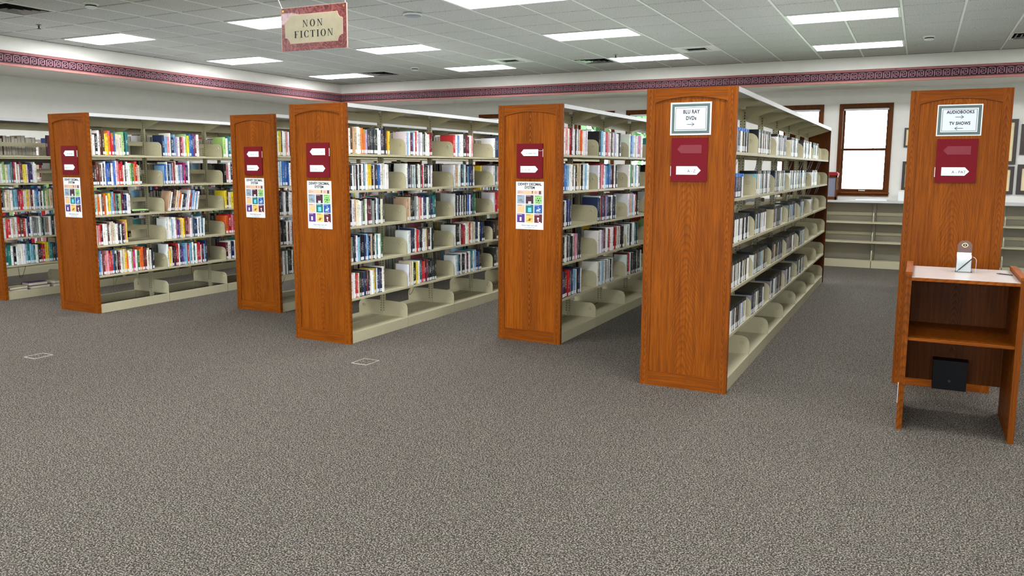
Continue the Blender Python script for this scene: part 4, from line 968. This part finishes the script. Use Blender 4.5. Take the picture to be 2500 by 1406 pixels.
# framed pictures on the window wall
for x0, x1, z0, z1, bw_, lab in ((-.275, .10, 1.956, 2.264, .026, 'small dark frame with cream mat, left of audiobooks panel, upper'), (-.27, .13, 1.264, 1.728, .045, 'dark frame with cream mat, left of audiobooks panel, lower'),
                                (.86, 1.291, 1.682, 2.371, .05, 'tallest dark frame with cream mat, just past audiobooks panel'), (.93, 1.287, 1.222, 1.653, .05, 'dark frame with cream mat, under the tallest frame'),
                                (1.335, 1.80, 1.831, 2.293, .06, 'dark frame at the picture edge, upper'), (1.328, 1.75, 1.222, 1.682, .06, 'dark frame with cream mat at the picture edge, lower')):
    o = thing('picture_frame', lab, 'picture frame', (x0, YWB, z0), 'framed pictures on the window wall'); w_, h_ = x1 - x0, z1 - z0
    f_ = MB(); f_.box(0, w_, -.028, -.001, 0, bw_); f_.box(0, w_, -.028, -.001, h_ - bw_, h_); f_.box(0, bw_, -.028, -.001, bw_, h_ - bw_); f_.box(w_ - bw_, w_, -.028, -.001, bw_, h_ - bw_); f_.obj('frame', 'frame_dark', o)
    mt_ = box('mat_board', 'mat_cream', bw_, w_ - bw_, -.014, -.001, bw_, h_ - bw_, o)

# ------------------------------------------------------------------ pencil cart
oak('oak_back', 'Z', 0.8, tone=0.2, center=0.3, kx=3.4); oak('oak_cart', 'Z', 0.5, tone=0.42, center=0.02, kx=1.2)  # darker veneer tones that also carry the shade inside the cart
CTX0, CTX1, CY0, CY1 = -.040, .588, 5.40, 6.05
K = thing('pencil_cart', 'oak open-fronted cart with pale laminate top in front of audiobooks stack', 'cart', (CTX0, CY0, 0))
cw, cd = CTX1 - CTX0, CY1 - CY0; th = .033
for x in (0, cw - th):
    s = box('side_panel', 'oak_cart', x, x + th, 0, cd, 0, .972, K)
    box('top_cap', 'oak_depth', x - .002, x + th + .002, -.002, cd, .972, .988, s)
tp = box('top', 'oak_horizontal', th, cw - th, 0, cd - .004, .936, .9555, K); box('laminate_surface', 'laminate', th, cw - th, .002, cd - .004, .9555, .958, tp)
box('shelf', 'oak_horizontal', th, cw - th, .02, cd - .03, .563, .582, K)
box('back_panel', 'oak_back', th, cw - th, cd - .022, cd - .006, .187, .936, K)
box('side_bumper', 'plastic_white', -.004, 0, .10, .16, .14, .26, K)
o = box('black_box', 'black_plastic', 0, .20, -.10, 0, .0, .19, K, (.195, cd - .0225, .155)); o['label'] = 'black plastic box on back panel'
MB().box(-.004, .204, -.106, 0, .19, .197).obj('lid', 'black_plastic', o); MB().prism([(.1, .05), (.11, .06), (.1, .07), (.09, .06)], 'Y', -.102, -.0995).obj('emblem', 'pencil_dark', o)
# acrylic slip holder
HX, HY, HZ = .236, 5.795, .9586
Hh = thing('slip_holder', 'clear acrylic holder with brown eye-emblem backing on the cart top', 'holder', (HX, HY, HZ))
MB().prism([(.004, 0), (.088, 0), (.088, .17), (.076, .19), (.062, .198), (.03, .198), (.016, .19), (.004, .17)], 'Y', .058, .061).obj('back_plate', 'acrylic', Hh)
bc = MB().prism([(.007, .005), (.085, .005), (.085, .17), (.074, .187), (.061, .194), (.031, .194), (.018, .187), (.007, .17)], 'Y', .0615, .063).obj('backing_card', 'card_brown', Hh)
em = MB(); ex, ez = .046, .168
ring = lambda r0, r1, pw: [((ex + r0 * math.copysign(abs(math.cos(a)) ** pw, math.cos(a)), ez + r1 * math.copysign(abs(math.sin(a)) ** pw, math.sin(a)))) for a in [2 * math.pi * k / 20 for k in range(20)]]
e1 = MB().prism(ring(.019, .0155, 1.3), 'Y', .0566, .0578).obj('emblem', 'gold_print', Hh); MB().prism(ring(.0125, .009, 1), 'Y', .0560, .0565).obj('emblem_eye', 'ink_black', e1); MB().prism(ring(.004, .004, 1), 'Y', .0555, .0559).obj('emblem_pupil', 'gold_print', e1)
tr = MB(); tr.box(0, .092, 0, .061, 0, .003); tr.box(0, .092, 0, .002, 0, .085); tr.box(0, .002, .002, .061, 0, .10); tr.box(.090, .092, .002, .061, 0, .10); tr.obj('tray', 'acrylic', Hh)
pc = MB(); pc.tube([(.112, .03, .0015), (.114, .03, .07), (.112, .03, .082), (.105, .03, .092), (.096, .03, .0965), (.090, .03, .097)], .0012, 5); pc.obj('side_loop', 'plastic_white', Hh)
for k, (dx, hh, yy) in enumerate(((.004, .118, .045), (.003, .112, .032), (.006, .104, .018), (.004, .098, .007))):
    tag(MB().box(0, .080, 0, .006, 0, hh).obj('paper_slip', 'paper_white', None, (HX + dx, HY + yy, HZ + .0035), ), 'bundle of white paper slips in the acrylic holder, %s from the front' % ['rearmost', 'third', 'second', 'nearest'][k], 'paper', 'paper slips in the holder')
a = Vector((HX + .008, HY - .006, HZ + .005)); b2 = Vector((HX + .092, HY - .003, HZ + .094)); dlt = (b2 - a)
pn = thing('pencil', 'dark golf pencil leaning across the paper slips in the holder', 'pencil', tuple(a), 'dark pencils')
MB().tube([tuple(dlt * .12), tuple(dlt)], .0034, 6).obj('shaft', 'pencil_dark', pn); MB().tube([(0, 0, 0), tuple(dlt * .12)], .0017, 6).obj('tip', 'ink_black', pn)
pn = thing('pencil', 'dark golf pencil lying on the cart top by its raised side', 'pencil', (.475, 5.80, HZ + .0036), 'dark pencils')
MB().tube([(0, 0, 0), (.068, -.045, 0)], .0036, 6).obj('shaft', 'pencil_dark', pn); MB().tube([(-.012, .008, -.001), (0, 0, 0)], .0022, 6).obj('tip', 'ink_black', pn)

# ------------------------------------------------------------------ hanging NON FICTION sign
NX, NY, NZ = -4.556, 5.0, 2.503; SW, SH_ = .636, .325
NS = thing('hanging_sign', 'maroon-bordered NON FICTION sign hanging from the ceiling on strings', 'sign', (NX, NY, NZ))
NS.rotation_euler = (0, math.radians(.4), 0)
box('sign_board', 'sign_marble', 0, SW, 0, .006, 0, SH_, NS); 
ed = MB(); ed.box(-.003, 0, -.001, .007, 0, SH_); ed.box(SW, SW + .004, -.001, .007, 0, SH_); ed.box(0, SW, -.001, .007, SH_, SH_ + .003); ed.obj('edge_trim', 'sign_line', NS)
def notched(m_, r):
    x0, x1, z0, z1 = m_, SW - m_, m_ + .019, SH_ - m_ - .019; pts = []
    for cx, cz, a0 in ((x0, z0, 90), (x1, z0, 180), (x1, z1, 270), (x0, z1, 360)):
        for k in range(7):
            a = math.radians(a0 - 90 * k / 6); pts.append((cx + r * math.cos(a), cz + r * math.sin(a)))
    return pts
MB().prism(notched(.034, .048), 'Y', -.0012, 0).obj('panel_line', 'sign_line', NS); MB().prism(notched(.038, .048), 'Y', -.0022, -.0012).obj('cream_panel', 'sign_cream', NS)
def ell(cx, cz, rx, rz, a0=0, a1=360, n=28): return [(cx + rx * math.cos(math.radians(a0 + (a1 - a0) * k / n)), cz + rz * math.sin(math.radians(a0 + (a1 - a0) * k / n))) for k in range(n + 1)]
def glyph(ch, x, z, s):
    mb = MB(); y = -.0030
    def poly(p): n = len(mb.v); mb.v += [(x + a * s, y, z + b_ * s) for a, b_ in p]; mb.f.append(tuple(range(n, n + len(p)))); mb.mi.append(0)
    R = lambda a, b_, c, d: poly([(a, c), (b_, c), (b_, d), (a, d)])
    if ch == 'N': R(.13, .20, 0, 1); R(0, .33, 0, .05); R(.84, .91, .0, 1); R(.70, 1.04, .95, 1); poly([(.0, 1), (.30, 1), (.93, 0), (.80, 0), (.10, .97)]); w_ = 1.04
    elif ch == 'I': R(.13, .36, 0, 1); R(0, .49, 0, .05); R(0, .49, .95, 1); w_ = .49
    elif ch == 'F': R(.11, .34, 0, 1); R(0, .46, 0, .05); R(0, .84, .95, 1); poly([(.84, .68), (.84, 1), (.66, .96), (.79, .88)]); R(.3, .6, .48, .53); poly([(.6, .34), (.6, .68), (.54, .52), (.54, .49)]); w_ = .84
    elif ch == 'T': R(.34, .57, 0, 1); R(.22, .69, 0, .05); R(0, .91, .95, 1); poly([(0, .66), (.05, .86), (.2, .96), (0, 1)]); poly([(.91, .66), (.91, 1), (.71, .96), (.86, .86)]); w_ = .91
    else:
        a0, a1 = (0, 360) if ch == 'O' else (42, 318)
        o_, i_ = ell(.5, .5, .5, .53, a0, a1), ell(.5, .5, .27, .48, a0, a1)
        for k in range(28): poly([i_[k], o_[k], o_[k + 1], i_[k + 1]])
        if ch == 'C': poly([(.80, .66), (.86, .66), (.86, .98), (.74, .9)]); poly([(.72, .08), (.88, .24), (.90, .32), (.84, .3)])
        w_ = 1.0 if ch == 'O' else .92
    return mb, w_
def word(t, cx, z, s, gap=.2):
    ws = [glyph(c_, 0, 0, 1)[1] for c_ in t]; x = cx - (sum(ws) + gap * (len(t) - 1)) * s / 2
    for c_, w_ in zip(t, ws): glyph(c_, x, z, s)[0].obj('letter', 'ink_black', NS); x += (w_ + gap) * s
word('NON', .311, .175, .051, .38); word('FICTION', .318, .096, .051, .29)
for x in (.018, SW - .022):
    MB().prism([(x + .009 * math.cos(k * math.pi / 6), SH_ - .02 + .009 * math.sin(k * math.pi / 6)) for k in range(12)], 'Y', -.003, -.0002).obj('grommet', 'brass', NS)
MB().tube([(.010, .003, SH_ - .012), (.006, .003, SH_ + .003), (-.24, .003, ZC - NZ)], .0022, 6).obj('string', 'string_white', NS); MB().tube([(SW - .014, .003, SH_ - .012), (SW - .012, .003, SH_ + .003), (SW - .008, .003, ZC - NZ)], .0022, 6).obj('string', 'string_white', NS)

# ------------------------------------------------------------------ floor outlet plates
for x0, x1, y0, y1, lab in ((-6.665, -6.523, 4.07, 4.235, 'flush carpeted floor outlet with metal rim, in front of first stack'), (-4.095, -3.94, 5.185, 5.362, 'flush carpeted floor outlet with metal rim, before the middle stacks')):
    o = thing('floor_outlet', lab, 'floor outlet', (x0, y0, 0), 'flush floor outlet boxes'); w_, d_ = x1 - x0, y1 - y0
    r_ = MB(); e = .0055; r_.box(0, w_, 0, e, 0, .004); r_.box(0, w_, d_ - e, d_, 0, .004); r_.box(0, e, e, d_ - e, 0, .004); r_.box(w_ - e, w_, e, d_ - e, 0, .004); r_.obj('rim', 'outlet_rim', o)
    box('carpet_lid', 'carpet', e, w_ - e, e, d_ - e, 0, .002, o)
